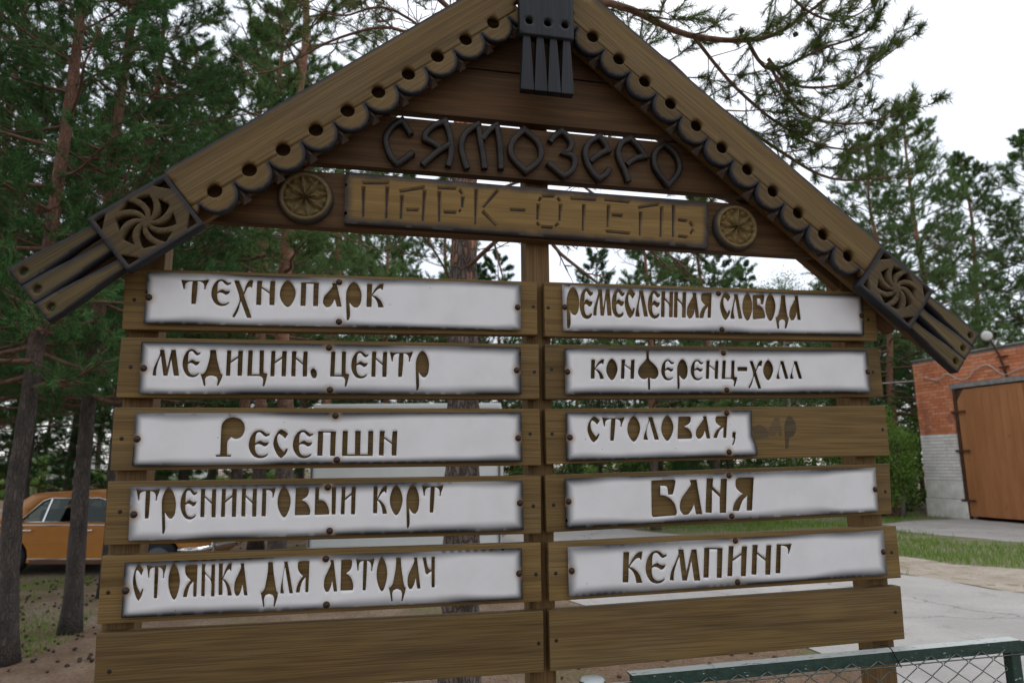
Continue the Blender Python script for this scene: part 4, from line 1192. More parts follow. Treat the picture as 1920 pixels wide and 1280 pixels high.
# pale cable from the trees to the wall, drooping
cp = [np.array(gw(*q)) for q in ((0.02, -0.05, 4.30), (0.45, -0.06, 4.36), (0.9, -0.05, 4.22), (1.3, -0.06, 4.36), (1.7, -0.05, 4.14), (2.0, -0.06, 4.16), (2.25, -0.05, 4.38), (2.7, -0.06, 4.44), (3.1, -0.05, 4.12), (3.6, -0.06, 4.22), (4.6, -0.05, 4.4))]
cp = [np.array([8.0, 24.0, 4.45]), np.array([13.5, 19.8, 4.22])] + cp
cs = []
for k in range(len(cp) - 1):
    p0, p1, p2, p3 = cp[max(0, k-1)], cp[k], cp[k+1], cp[min(len(cp)-1, k+2)]
    for t in np.linspace(0, 1, 6, endpoint=False):
        cs.append(0.5 * ((2*p1) + (-p0+p2)*t + (2*p0-5*p1+4*p2-p3)*t*t + (-p0+3*p1-3*p2+p3)*t**3))
tube_obj('cable', cs, 0.016, plain('pale_cable', (0.50, 0.46, 0.43), 0.6), None, 6, label='pale cable slung loosely across the garage brickwork', cat='cable')
# grey timber post by the bushes
wp = on_ground(1722, 968)
M['greywood'] = wood('grey_weathered_wood', (0.10, 0.085, 0.07), (0.22, 0.19, 0.165), (0.31, 0.28, 0.25), 'Z')
o = tube_obj('timber_post', [(0, 0, 0), (0.02, 0, 0.7), (0.03, 0.01, 1.75)], [0.13, 0.12, 0.115], M['greywood'], None, 10, label='weathered grey timber post among bushes beside the garage', cat='post')
o.location = (wp[0] - 0.6, wp[1], 0)

# ================================================================== WHITE TRAILER
M['panel'] = plain('white_panel', (0.66, 0.68, 0.665), 0.45, 0, 0.04, 1.5)
M['darkedge'] = plain('dark_seal', (0.07, 0.09, 0.10), 0.5)
TA, TB = stand(585, 12.2), stand(938, 12.2)
tang = math.atan2(TB[1] - TA[1], TB[0] - TA[0]); TL = float(np.linalg.norm(TB - TA))
tr = empty('white_trailer', TA, 'white panelled box trailer with metal corner strips behind the pine trunk', 'trailer', rz=tang)
TH_ = 2.80
box('body', (0, 0, 0.30), (TL, 4.6, TH_ - 0.12), M['panel'], tr, 0.02)
box('roof_rail', (-0.03, -0.035, TH_ - 0.21), (TL + 0.03, 0.05, TH_ - 0.105), M['alu'], tr, 0.012)
box('roof_seal', (0.0, -0.012, TH_ - 0.245), (TL, 0.03, TH_ - 0.205), M['darkedge'], tr)
box('rail_groove', (-0.03, -0.045, TH_ - 0.165), (TL + 0.03, -0.034, TH_ - 0.15), M['darkedge'], tr)
box('roof', (-0.02, -0.02, TH_ - 0.10), (TL + 0.02, 4.62, TH_), M['panel'], tr, 0.03)
for x in (-0.022, TL - 0.048):
    c = box('corner_strip', (x, -0.022, 0.28), (x + 0.07, 0.05, TH_ - 0.22), M['alu'], tr, 0.008)
    o = box('seal', (x + 0.012, -0.028, 0.30), (x + 0.048, -0.021, TH_ - 0.24), M['darkedge'], c)
    o.location = Vector(o.location) - c.location
box('skirt', (0.02, -0.012, 0.12), (TL - 0.02, 0.02, 0.30), M['panel'], tr, 0.006)
box('skirt_strip', (0.0, -0.02, 0.505), (TL, 0.004, 0.525), M['darkedge'], tr)
bm = bmesh.new()
prism('bracket', [(TL + 0.02, 1.68), (TL + 0.07, 1.66), (TL + 0.23, 1.93), (TL + 0.18, 1.96)], 0.05, 0.09, M['alu'], tr, 0.004)
for x in (0.5, TL - 0.5):
    for y in (1.9, 2.9):
        wv, wt, wq = tube([(x - 0.1, y, 0.30), (x + 0.1, y, 0.30)], 0.30, 18)
        link('wheel', np_mesh('wheel', wv, wt, wq), M['darkedge'], tr)

# ================================================================== ORANGE SALOON CAR
def car_paint():
    m, nt, b = new_mat('orange_car_paint')
    c = MIX(nt, STEP(nt, NOISE(nt, OBJ(nt), 3.0, 5), 0.3, 0.7), (0.40, 0.150, 0.016), (0.46, 0.180, 0.022))
    put(nt, b.inputs['Base Color'], c)
    b.inputs['Roughness'].default_value = 0.36
    b.inputs['Coat Weight'].default_value = 0.25
    b.inputs['Coat Roughness'].default_value = 0.12
    return m
M['paint'] = car_paint()
M['chrome'] = plain('chrome', (0.72, 0.72, 0.72), 0.14, 1.0, 0.04)
M['tyre'] = plain('tyre_rubber', (0.022, 0.022, 0.024), 0.85, 0, 0.2)
M['rim'] = plain('dark_steel_rim', (0.09, 0.10, 0.11), 0.5, 0.5)
M['inside'] = plain('dark_interior', (0.018, 0.017, 0.017), 0.9)
m, nt, b = new_mat('car_glass')
gl = N(nt, 'ShaderNodeBsdfGlossy', {'Color': (0.9, 0.95, 0.95), 'Roughness': 0.03})
tp = N(nt, 'ShaderNodeBsdfTransparent', {'Color': (0.55, 0.62, 0.60)})
fr = N(nt, 'ShaderNodeFresnel', {'IOR': 1.5})
mx = N(nt, 'ShaderNodeMixShader', {0: MATH(nt, 'MULTIPLY', fr.outputs[0], 0.6), 1: tp.outputs[0], 2: gl.outputs[0]})
nt.links.new(mx.outputs[0], [n for n in nt.nodes if n.type == 'OUTPUT_MATERIAL'][0].inputs[0])
M['carglass'] = m
RWp, FWp = on_ground(4, 1079), on_ground(292, 1079)
WB = 2.424
cdir = (FWp - RWp)[:2]; cang = math.atan2(cdir[1], cdir[0]); csc = float(np.linalg.norm(cdir)) / WB
car = empty('saloon_car', RWp, 'orange boxy saloon car parked among pine trunks', 'car', rz=cang)
car.scale = (csc, csc, csc * 0.885)
# local x forward from the rear wheel, y to the far side, z up
def arch(cx, r=0.345, z0=0.20, n=12):
    a0 = math.acos(min(1, max(-1, (z0 - 0.30) / r)))
    return [(cx + r * math.sin(t), 0.30 + r * math.cos(t)) for t in np.linspace(a0, -a0, n)]
low = [(-0.95, 0.30), (-0.98, 0.62), (-0.95, 0.80), (-0.62, 0.855), (0.2, 0.875), (1.6, 0.87), (2.55, 0.84), (2.95, 0.78), (3.0, 0.62), (2.97, 0.32), (2.84, 0.20)]
side = low + arch(2.424) + [(2.0, 0.20), (0.45, 0.20)] + arch(0.0) + [(-0.45, 0.20), (-0.85, 0.24)]
bm = prism_bm(np.array(side), 0.0, 1.58, 0.0)
lng = [e for e in bm.edges if abs(e.verts[0].co.y - e.verts[1].co.y) < 1e-6]
bmesh.ops.bevel(bm, geom=lng, offset=0.035, segments=3, affect='EDGES', profile=0.5)
link('body', bm_mesh('body', bm), M['paint'], car)
# cabin side panels with window openings, leaning inwards, plus roof, pillars and glass
cab = np.array([(-0.50, 0.86), (1.82, 0.86), (1.70, 0.90), (1.16, 1.36), (0.95, 1.395), (0.0, 1.40), (-0.22, 1.36), (-0.60, 0.90)])
cab = np.array([(-0.38, 0.862), (1.98, 0.862), (1.50, 1.345), (1.30, 1.40), (0.42, 1.405), (0.20, 1.365)])
wins = [np.array([(0.13, 0.90), (0.48, 0.90), (1.02, 0.90), (1.02, 1.315), (0.55, 1.315), (0.44, 1.27)]), np.array([(1.10, 0.90), (1.80, 0.90), (1.44, 1.29), (1.34, 1.315), (1.10, 1.315)])]
lean = RAD(13)
def lean_side(o, near):
    o.rotation_euler = (-lean if near else lean, 0, 0)
    return o
for near in (True, False):
    c2 = cab.copy(); c2[:, 1] -= 0.862
    w2 = [w - np.array([0, 0.862]) for w in wins]
    me = cut_sheet('cabin_side', [c2] + w2, -0.015, 0.015, 0.2)
    s = link('cabin_side', me, M['paint'], car)
    s.location = (0, 0.055 if near else 1.525, 0.862); lean_side(s, near)
    for w in w2:
        gobj = link('window', bm_mesh('window', prism_bm(w, -0.004, 0.004)), M['carglass'], s)
        ac = Acc(); ac.add(*tube([(q[0], -0.018 if near else 0.018, q[1]) for q in list(w) + [w[0]]], 0.010, 5))
        link('window_trim', ac.mesh('window_trim'), M['chrome'], gobj)
    vb = link('vent_bar', bm_mesh('vent_bar', prism_bm(np.array([(0.50, 0.04), (0.525, 0.04), (0.58, 0.455), (0.555, 0.455)]), -0.012, 0.012)), M['chrome'], s)
ri = 0.055 + 0.53 * math.sin(lean)
bm = prism_bm(np.array([(0.18, 1.345), (1.52, 1.33), (1.44, 1.385), (1.26, 1.415), (0.85, 1.425), (0.46, 1.415), (0.26, 1.385)]), ri - 0.02, 1.58 - ri + 0.02, 0.012)
link('roof', bm_mesh('roof', bm), M['paint'], car)
for nm, a, b2 in (('windscreen', (1.94, 0.88), (1.50, 1.345)), ('rear_window', (-0.35, 0.88), (0.20, 1.365))):
    V = [(a[0], 0.10, a[1]), (a[0], 1.48, a[1]), (b2[0], 1.40, b2[1]), (b2[0], 0.18, b2[1])]
    link(nm, np_mesh(nm, V, None, [(0, 1, 2, 3)]), M['carglass'], car)
for x, zt in ((0.42, 1.10), (1.14, 1.12)):
    box('seat', (x - 0.10, 0.22, 0.5), (x + 0.08, 1.36, zt), M['inside'], car, 0.05)
tube_obj('steering_wheel', [(1.62 + 0.05 * math.sin(t), 0.45 + 0.19 * math.cos(t), 0.98 + 0.18 * math.sin(t)) for t in np.linspace(0, 2 * math.pi, 18)], 0.014, M['inside'], car)
for cx in (0.0, WB):
    for cy, near in ((0.09, 1), (1.49, 0)):
        v, t, q = tube([(cx, cy - 0.085, 0.30), (cx, cy - 0.07, 0.30), (cx, cy + 0.07, 0.30), (cx, cy + 0.085, 0.30)], [0.26, 0.295, 0.295, 0.26], 28)
        w = link('wheel', np_mesh('wheel', v, t, q, True), M['tyre'], car)
        v, t, q = tube([(cx, cy - 0.098, 0.30), (cx, cy - 0.085, 0.30), (cx, cy + 0.098, 0.30)], [0.15, 0.18, 0.18], 22)
        link('rim', np_mesh('rim', v, t, q, True), M['rim'], w)
        v, t, q = tube([(cx, cy - 0.125, 0.30), (cx, cy - 0.110, 0.30), (cx, cy - 0.09, 0.30)], [0.03, 0.065, 0.07], 18)
        link('hub_cap', np_mesh('hub_cap', v, t, q, True), M['chrome'], w)
box('belt_trim', (-0.36, -0.008, 0.838), (1.96, 0.006, 0.858), M['chrome'], car, 0.003)
box('sill_trim', (0.36, -0.008, 0.268), (2.06, 0.006, 0.288), M['chrome'], car, 0.003)
box('crease', (-0.90, -0.006, 0.545), (2.90, 0.004, 0.557), M['paint'], car, 0.002)
for x in (0.24, 1.06, 1.96):
    box('door_gap', (x, -0.0025, 0.30), (x + 0.008, 0.003, 0.835), M['inside'], car)
for x in (0.24, 1.22):
    box('door_handle', (x - 0.02, -0.035, 0.745), (x + 0.16, 0.0, 0.775), M['chrome'], car, 0.008)
bp = [(2.78, -0.035, 0.43), (2.98, -0.04, 0.43), (3.07, 0.05, 0.43), (3.09, 0.79, 0.43), (3.07, 1.53, 0.43), (2.98, 1.62, 0.43)]
tube_obj('front_bumper', bp, 0.055, M['chrome'], car, 10)
bp = [(-0.75, -0.035, 0.43), (-0.98, -0.03, 0.43), (-1.05, 0.06, 0.43), (-1.06, 0.79, 0.43), (-1.05, 1.52, 0.43), (-0.98, 1.61, 0.43)]
tube_obj('rear_bumper', bp, 0.05, M['chrome'], car, 10)
for y in (0.20, 1.38):
    v, t, q = tube([(2.93, y, 0.64), (3.02, y, 0.64), (3.045, y, 0.64)], [0.11, 0.105, 0.07], 18)
    link('headlight', np_mesh('headlight', v, t, q, True), M['chrome'], car)
    o = box('overrider', (3.10, y - 0.035 + 0.12 * (1 if y < 1 else -1), 0.34), (3.16, y + 0.035 + 0.12 * (1 if y < 1 else -1), 0.55), M['chrome'], car, 0.02)
    box('tail_light', (-1.0, y - 0.09, 0.60), (-0.965, y + 0.09, 0.76), plain('tail_lens', (0.30, 0.02, 0.015), 0.25), car, 0.01)
box('grille', (2.975, 0.34, 0.54), (3.01, 1.24, 0.74), M['inside'], car, 0.01)
box('sill', (0.40, -0.004, 0.195), (2.02, 0.02, 0.262), plain('sill_brown', (0.10, 0.045, 0.02), 0.6), car, 0.003)
box('underbody', (-0.7, 0.15, 0.17), (2.8, 1.43, 0.32), M['inside'], car)

# ================================================================== TREES
def bark_mat(name, low, high, z_red, dark=(0.05, 0.04, 0.034), cell=(42, 42, 11), gapk=0.75, wobs=2.5, wobk=2.2):
    m, nt, b = new_mat(name)
    v = OBJ(nt)
    z = N(nt, 'ShaderNodeSeparateXYZ', {0: v}).outputs[2]
    wob = NOISE(nt, v, wobs, 5, 0.6)
    f = STEP(nt, MATH(nt, 'ADD', z, MATH(nt, 'MULTIPLY', wob, wobk)), z_red, z_red + 2.0)
    pl_ = N(nt, 'ShaderNodeTexVoronoi', {'Vector': SCALED(nt, N(nt, 'ShaderNodeVectorMath', {0: v, 1: N(nt, 'ShaderNodeVectorMath', {0: N(nt, 'ShaderNodeTexNoise', {'Vector': v, 'Scale': 9.0, 'Detail': 4.0}).outputs['Color'], 'Scale': 0.05}, operation='SCALE').outputs[0]}, operation='ADD').outputs[0], cell), 'Scale': 1.0}, feature='DISTANCE_TO_EDGE').outputs['Distance']
    pc_ = NOISE(nt, SCALED(nt, v, (9, 9, 4)), 1.0, 5, 0.65)
    a = MIX(nt, STEP(nt, pc_, 0.35, 0.68), tuple(x * 0.5 for x in low), tuple(x * 1.4 for x in low))
    h = MIX(nt, STEP(nt, pc_, 0.35, 0.68), tuple(x * 0.72 for x in high), tuple(min(1, x * 1.25) for x in high))
    c = MIX(nt, f, a, h)
    gap = STEP(nt, pl_, 0.0, 0.16, gapk, 0.0)
    c = MIX(nt, MATH(nt, 'MULTIPLY', gap, STEP(nt, f, 0, 1, 1.0, 0.55)), c, dark)
    put(nt, b.inputs['Base Color'], c)
    b.inputs['Roughness'].default_value = 0.92
    put(nt, b.inputs['Normal'], BUMP(nt, MATH(nt, 'ADD', STEP(nt, pl_, 0.0, 0.2), MATH(nt, 'MULTIPLY', pc_, 0.5)), 0.9, 0.012))
    return m
M['bark'] = bark_mat('pine_bark', (0.125, 0.098, 0.085), (0.36, 0.175, 0.105), 3.0)
M['bark_main'] = bark_mat('flaking_pine_bark', (0.150, 0.118, 0.100), (0.40, 0.185, 0.105), 6.3, (0.030, 0.022, 0.018), (30, 30, 10), 0.75, 8.0, 7.0)
M['bark_dark'] = bark_mat('dark_pine_bark', (0.075, 0.060, 0.052), (0.20, 0.100, 0.060), 3.4)
M['limb'] = plain('pine_limb', (0.135, 0.075, 0.048), 0.9, 0, 0.35, 20, 0.3)
M['needle'] = leaf_mat('pine_needles', (0.030, 0.100, 0.032), (0.095, 0.200, 0.062), 0.22, 0.5)
M['needle_far'] = leaf_mat('far_pine_needles', (0.070, 0.140, 0.048), (0.190, 0.285, 0.100), 0.35, 0.6)  # lightened to green-grey: distance haze is put into the colour
M['needle_near'] = leaf_mat('near_pine_needles', (0.065, 0.125, 0.034), (0.180, 0.245, 0.070), 0.25, 0.5)
UPV = np.array([0, 0, 1.0])
def unit(v):
    v = np.asarray(v, float); return v / (np.linalg.norm(v, axis=-1, keepdims=True) + 1e-12)
def catmull(P, k=5):
    P = [np.asarray(p, float) for p in P]; out = []
    for i in range(len(P) - 1):
        p0, p1, p2, p3 = P[max(0, i-1)], P[i], P[i+1], P[min(len(P)-1, i+2)]
        for t in np.linspace(0, 1, k, endpoint=False):
            out.append(0.5 * (2*p1 + (p2-p0)*t + (2*p0-5*p1+4*p2-p3)*t*t + (3*p1-p0-3*p2+p3)*t**3))
    out.append(P[-1]); return np.array(out)
def needles(P, D, k, L, w, spread, r):
    """k thin blades fanned round each tuft axis"""
    n = len(P)
    P = np.repeat(P, k, 0); D = np.repeat(D, k, 0)
    d = unit(D * 0.75 + r.normal(0, spread, P.shape))
    B = P - D * (r.uniform(0, 0.9, (len(P), 1)) * L)
    s = unit(np.cross(d, r.normal(0, 1, P.shape))) * (w / 2)
    e = B + d * (L * r.uniform(0.7, 1.1, (len(P), 1)))
    V = np.stack([B - s, B + s, e + s * 0.35, e - s * 0.35], 1).reshape(-1, 3)
    m = np.arange(len(P)) * 4
    return V, np.stack([m, m + 1, m + 2, m + 3], -1)
class Tree:
    def __init__(s, seed):
        s.r = np.random.default_rng(seed); s.limb = Acc(); s.tp, s.td = [], []
    def bough(s, path, r0, nsub, sublen, ntw=5, leafy=1.0, start=0.2, tuft_step=0.06, sides=5, up=0.25):
        r = s.r
        P = catmull(path, 5); n = len(P)
        s.limb.add(*tube(P, np.linspace(r0, r0 * 0.25, n), sides, False))
        seg = np.r_[0, np.cumsum(np.linalg.norm(np.diff(P, axis=0), axis=1))]; tot = seg[-1]
        for i in range(nsub):
            t = start + (1 - start) * ((i + r.uniform(0, 1)) / nsub)
            p = np.array([np.interp(t * tot, seg, P[:, c]) for c in range(3)])
            k = min(n - 2, int(np.searchsorted(seg, t * tot)))
            T = unit(P[min(k + 1, n - 1)] - P[max(k - 1, 0)])
            S = unit(np.cross(T, UPV)) * (1 if i % 2 else -1)
            d = unit(T * r.uniform(0.5, 1.0) + S * r.uniform(0.4, 1.0) + UPV * r.normal(up * 0.4, 0.3))
            l = sublen * (1.15 - 0.6 * t) * r.uniform(0.55, 1.25)
            q = np.array([p, p + d * l * 0.4 + UPV * r.normal(0, 0.03) * l, p + d * l * 0.75 + UPV * l * (0.02 + up * 0.2) + r.normal(0, 0.05, 3) * l, p + d * l + UPV * l * up * 0.6 + r.normal(0, 0.08, 3) * l])
            s.limb.add(*tube(q, np.linspace(max(0.004, r0 * 0.32), 0.003, 4), 3, False))
            for j in range(ntw):
                tt = r.uniform(0.25, 1.0)
                kk = min(2, int(tt * 3)); f = tt * 3 - kk
                b = q[kk] * (1 - f) + q[kk + 1] * f
                dd = unit(d * 0.9 + r.normal(0, 0.6, 3) + UPV * (0.25 + up * 0.5))
                tl = l * r.uniform(0.25, 0.5)
                e = b + dd * tl
                s.limb.add(*tube(np.array([b, (b + e) / 2 + r.normal(0, 0.03, 3) * tl, e]), [0.0035, 0.003, 0.002], 3, False))
                if r.uniform() < leafy:
                    m = max(2, int(tl / tuft_step))
                    u = np.linspace(0.3, 1.0, m)[:, None]
                    s.tp.append(b + dd * tl * u); s.td.append(np.repeat(dd[None], m, 0))
            if r.uniform() < leafy:
                s.tp.append(q[-1][None]); s.td.append(d[None])
    def crown(s, H, c0, R, nbr, nsub, ntw, step, sub_k=0.42, trunk=None, rtrunk=0.12, elev=(5, 35), leafy=1.0, shape=0.8, dead=0.0):
        r = s.r
        for i in range(nbr):
            t = (i + r.uniform(0, 1)) / nbr
            h = c0 + (H - c0) * t
            L = R * ((1 - t) ** shape * (0.6 + 0.4 * min(1, t * 5)) + 0.08) * r.uniform(0.65, 1.15)
            az = i * 2.399 + r.normal(0, 0.4)
            el = RAD(elev[0] + (elev[1] - elev[0]) * t + r.normal(0, 8))
            d = np.array([math.cos(az) * math.cos(el), math.sin(az) * math.cos(el), math.sin(el)])
            b = trunk(h)
            pts = [b, b + d * L * 0.35 - UPV * L * 0.02, b + d * L * 0.7 + r.normal(0, 0.04, 3) * L, b + d * L + UPV * L * r.uniform(0.02, 0.22)]
            r0 = max(0.008, rtrunk * (1 - 0.85 * h / H) * 0.42)
            s.bough(pts, r0, nsub, L * sub_k, ntw, leafy if r.uniform() > dead else 0.0, 0.25, step, 4)
    def meshes(s, k, L, w, spread=0.42):
        li = s.limb.mesh('limbs', True) if s.limb.V else None
        V, Q = needles(np.vstack(s.tp), np.vstack(s.td), k, L, w, spread, s.r)
        return li, np_mesh('crown', V, None, Q)
def trunk_mesh(path_fn, H, r0, sides=18, n=40, rough=0.06, seed=0, flare=0.35):
    r = np.random.default_rng(seed)
    h = np.linspace(0, H, n)
    P = np.array([path_fn(x) for x in h])
    rad = r0 * (1 - 0.82 * h / H) * (1 + flare * np.exp(-h / 0.25))
    V, T, Q = tube(P, rad, sides, True)
    c = np.repeat(P, sides, 0)
    m = len(c)
    V[:m] = c + (V[:m] - c) * (1 + r.normal(0, rough, (m, 1)))
    return np_mesh('trunk', V, T, Q, True)
def plant_pine(name, base, label, li, cr, tr, mats, group=None, rz=0.0, sc=1.0, szz=None):
    root = empty(name, base, label, 'tree', group, rz)
    root.scale = (sc, sc, szz or sc)
    link('trunk', tr, None, root)
    if li: link('limbs', li, None, root)
    link('crown', cr, None, root)
    return root
def set_mats(tr, li, cr, a, b, c):
    for m, x in ((tr, a), (li, b), (cr, c)):
        if m is not None and not m.materials: m.materials.append(x)

def wobble(seed, amp, lean=(0, 0)):
    r = np.random.default_rng(seed); a, b, c, d = r.uniform(0, 6.28, 4)
    return lambda h: np.array([amp * (math.sin(h * 0.6 + a) - math.sin(a)) + amp * 0.4 * (math.sin(h * 1.7 + b) - math.sin(b)) + lean[0] * h,
                               amp * (math.sin(h * 0.5 + c) - math.sin(c)) + lean[1] * h, h])
# --- left foreground pines with low dense crowns (two, individually built)
def low_pine(seed, H, r0, c0, R, nbr, lean, k=15, kink=0.0):
    w0 = wobble(seed, 0.03, lean)
    w = lambda h: w0(h) - _r * (kink * min(h / 1.55, 1.0))
    t = Tree(seed)
    t.crown(H, c0, R, nbr, 11, 6, 0.05, 0.45, w, r0, (-8, 35), 0.92, 0.7, 0.06)
    li, cr = t.meshes(k, 0.072, 0.0065, 0.42)
    print('LOW', len(cr.polygons), len(li.polygons))
    tr = trunk_mesh(w, H, r0, seed=seed)
    set_mats(tr, li, cr, M['bark_dark'], M['limb'], M['needle'])
    return li, cr, tr
A_ = low_pine(21, 10.5, 0.088, 2.35, 1.75, 66, (0.0, 0.01), 15, 0.13)
B_ = low_pine(22, 11.0, 0.086, 2.45, 1.9, 68, (0.006, 0.0))
plant_pine('pine_tree', on_ground(8, 1244), 'slim dark pine trunk in front of the car boot', *A_, None)
plant_pine('pine_tree', on_ground(130, 1186), 'dark pine trunk in front of the car door', *B_, None)
# --- low pines behind them that fill the left side (copies of the same shapes)
for k, (px, dep, rz, sc, src, lb) in enumerate([
        (62, 14.5, 1.0, 1.05, A_, 'bushy low pine standing just behind the orange car roof'), (-120, 10.0, 2.2, 1.0, B_, 'bushy low pine beyond the boot end of the car'),
        (215, 16.5, 3.1, 1.15, A_, 'bushy pine in the wood behind the car windows'), (-30, 18.0, 4.4, 1.25, B_, 'tall bushy pine deep in the wood behind the car boot'),
        (345, 19.0, 0.4, 1.15, B_, 'bushy pine in the wood beyond the car bonnet'), (130, 24.0, 5.2, 1.5, A_, 'tall bushy pine far behind the car door')]):
    plant_pine('pine_tree', stand(px, dep), lb, *src, None, None, rz, sc)

C_ = low_pine(23, 7.5, 0.062, 1.15, 1.7, 58, (0.0, 0.0), 15)
for px, dep, rz, sc, src, lb in [
        (222, 9.4, 0.7, 1.0, B_, 'leafy pine whose boughs hang beside the sign left post'), (-75, 9.2, 2.0, 0.95, B_, 'leafy pine with boughs hanging above the car boot'),
        (28, 16.0, 1.4, 1.0, C_, 'short pine with needles near the ground behind the car boot'), (150, 16.6, 3.3, 1.05, C_, 'short pine with needles near the ground behind the car windscreen'),
        (255, 17.8, 5.0, 1.0, C_, 'short pine with low needles behind the car bonnet'), (-60, 15.0, 4.1, 1.1, C_, 'short pine with low needles beyond the car tail'),
        (352, 20.0, 0.2, 1.0, C_, 'short pine with low needles left of the trailer'), (440, 23.0, 2.2, 1.15, C_, 'short pine among the reddish trunks behind the left boards'),
        (530, 25.0, 4.9, 1.2, C_, 'short pine just left behind the trailer'), (690, 26.0, 1.8, 1.25, C_, 'short pine behind the trailer roof'),
        (900, 24.0, 3.9, 1.2, C_, 'short pine behind the trailer bracket end'), (1035, 30.0, 0.5, 1.25, C_, 'short pine beyond the drive behind the centre post'),
        (1300, 24.0, 2.7, 1.2, C_, 'short pine beyond the drive behind the torn nameplate'), (1420, 27.0, 5.6, 1.3, C_, 'short pine beyond the drive behind the bare board end'),
        (1125, 21.5, 0.9, 1.15, C_, 'short dense pine seen right beside the centre post'), (1240, 20.5, 2.3, 1.2, C_, 'short dense pine seen below the carved plaque right half'),
        (1365, 21.0, 4.4, 1.12, C_, 'short dense pine seen below the right rosette'), (935, 23.0, 5.3, 1.2, C_, 'short dense pine between the big trunk and the centre post'),
        (1675, 27.0, 1.2, 1.35, C_, 'dark short pine behind bushes near the garage corner'), (1725, 30.0, 3.0, 1.5, C_, 'dark short pine rising behind the garage corner')]:
    plant_pine('pine_tree', stand(px, dep), lb, *src, None, None, rz, sc)
# --- tall reddish pines with bare trunks
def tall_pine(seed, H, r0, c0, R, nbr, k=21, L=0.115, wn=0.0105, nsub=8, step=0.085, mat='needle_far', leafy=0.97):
    w = wobble(seed, 0.10); t = Tree(seed)
    t.crown(H, c0, R, nbr, nsub, 6, step, 0.48, w, r0, (-5, 45), leafy, 0.65, 0.08)
    li, cr = t.meshes(k, L, wn, 0.45)
    print('TALL', len(cr.polygons), len(li.polygons))
    tr = trunk_mesh(w, H, r0, 14, 36, 0.04, seed, 0.3)
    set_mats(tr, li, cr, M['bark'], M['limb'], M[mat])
    return li, cr, tr
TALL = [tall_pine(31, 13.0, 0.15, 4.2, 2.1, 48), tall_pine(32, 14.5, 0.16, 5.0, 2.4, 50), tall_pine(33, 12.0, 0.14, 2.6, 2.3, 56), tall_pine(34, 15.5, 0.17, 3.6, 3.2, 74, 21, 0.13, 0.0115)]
for px, dep, rz, sc, s, lb in [
        (528, 10.2, 0.3, 0.86, 1, 'thick reddish pine trunk behind the left boards near the trailer corner'),
        (488, 14.0, 1.9, 0.95, 0, 'reddish pine trunk beside the thicker one behind the left boards'),
        (445, 18.0, 3.0, 1.0, 1, 'thin reddish pine trunk set back behind the left boards'),
        (610, 17.0, 4.0, 0.95, 0, 'reddish pine directly behind the trailer roof edge'),
        (395, 22.0, 5.0, 1.05, 2, 'pine with pale crown behind the sign left post'),
        (300, 25.0, 0.9, 1.2, 3, 'broad pine deep in the wood beyond the car bonnet'),
        (720, 24.0, 2.5, 1.1, 2, 'pine behind the middle of the white trailer'),
        (830, 27.0, 5.6, 1.1, 0, 'pine behind the trailer beside the big trunk'),
        (560, 28.0, 1.3, 1.2, 1, 'tall pine far behind the trailer corner')]:
    plant_pine('pine_tree', stand(px, dep), lb, *TALL[s], None, None, rz, sc)
# --- pines on the right beyond the drive and garage
for px, dep, rz, sc, szz, s, lb in [
        (1765, 27.0, 0.6, 1.08, 1.08, 3, 'tall pointed pine rising behind the garage roof corner'),
        (1690, 24.0, 2.6, 0.92, 0.90, 3, 'spreading pine left of the garage behind the finger board tips'),
        (1880, 31.0, 4.2, 1.15, 1.05, 3, 'broad pine behind the garage gate end of the roof'),
        (1590, 33.0, 1.1, 1.05, 1.0, 2, 'pine far behind the right post of the sign'),
        (1335, 20.0, 3.7, 0.95, 0.84, 2, 'low pine behind the bold crowded nameplate'),
        (1225, 18.0, 5.1, 0.85, 0.72, 2, 'low pine behind the hyphenated nameplate'),
        (1090, 34.0, 2.0, 1.0, 0.80, 0, 'thin pine far down the drive behind the centre post'),
        (1640, 40.0, 0.2, 1.2, 1.05, 1, 'pine deep in the wood beyond the garage bushes'),
        (2010, 30.0, 0.2, 1.2, 1.1, 3, 'pine standing beyond the gate side of the garage'),
        (1480, 42.0, 2.9, 1.1, 0.85, 0, 'slender pine in the far wood behind the right boards')]:
    plant_pine('pine_tree', stand(px, dep), lb, *TALL[s], None, None, rz, sc, szz)
# --- the far wood
rw = np.random.default_rng(77)
for k in range(34):
    px = -250 + k * 66 + rw.normal(0, 15)
    if px > 1700: px += 250
    dep = rw.uniform(38, 62)
    hs = 1.15 if px < 900 else 0.78
    plant_pine('pine_tree', stand(px, dep), 'distant pine in the wood that closes the view', *TALL[rw.integers(0, 4)], None, 'pines of the far wood', rw.uniform(0, 6.28), rw.uniform(1.0, 1.35) * (1.05 if px < 900 else 0.9), rw.uniform(0.95, 1.2) * hs)

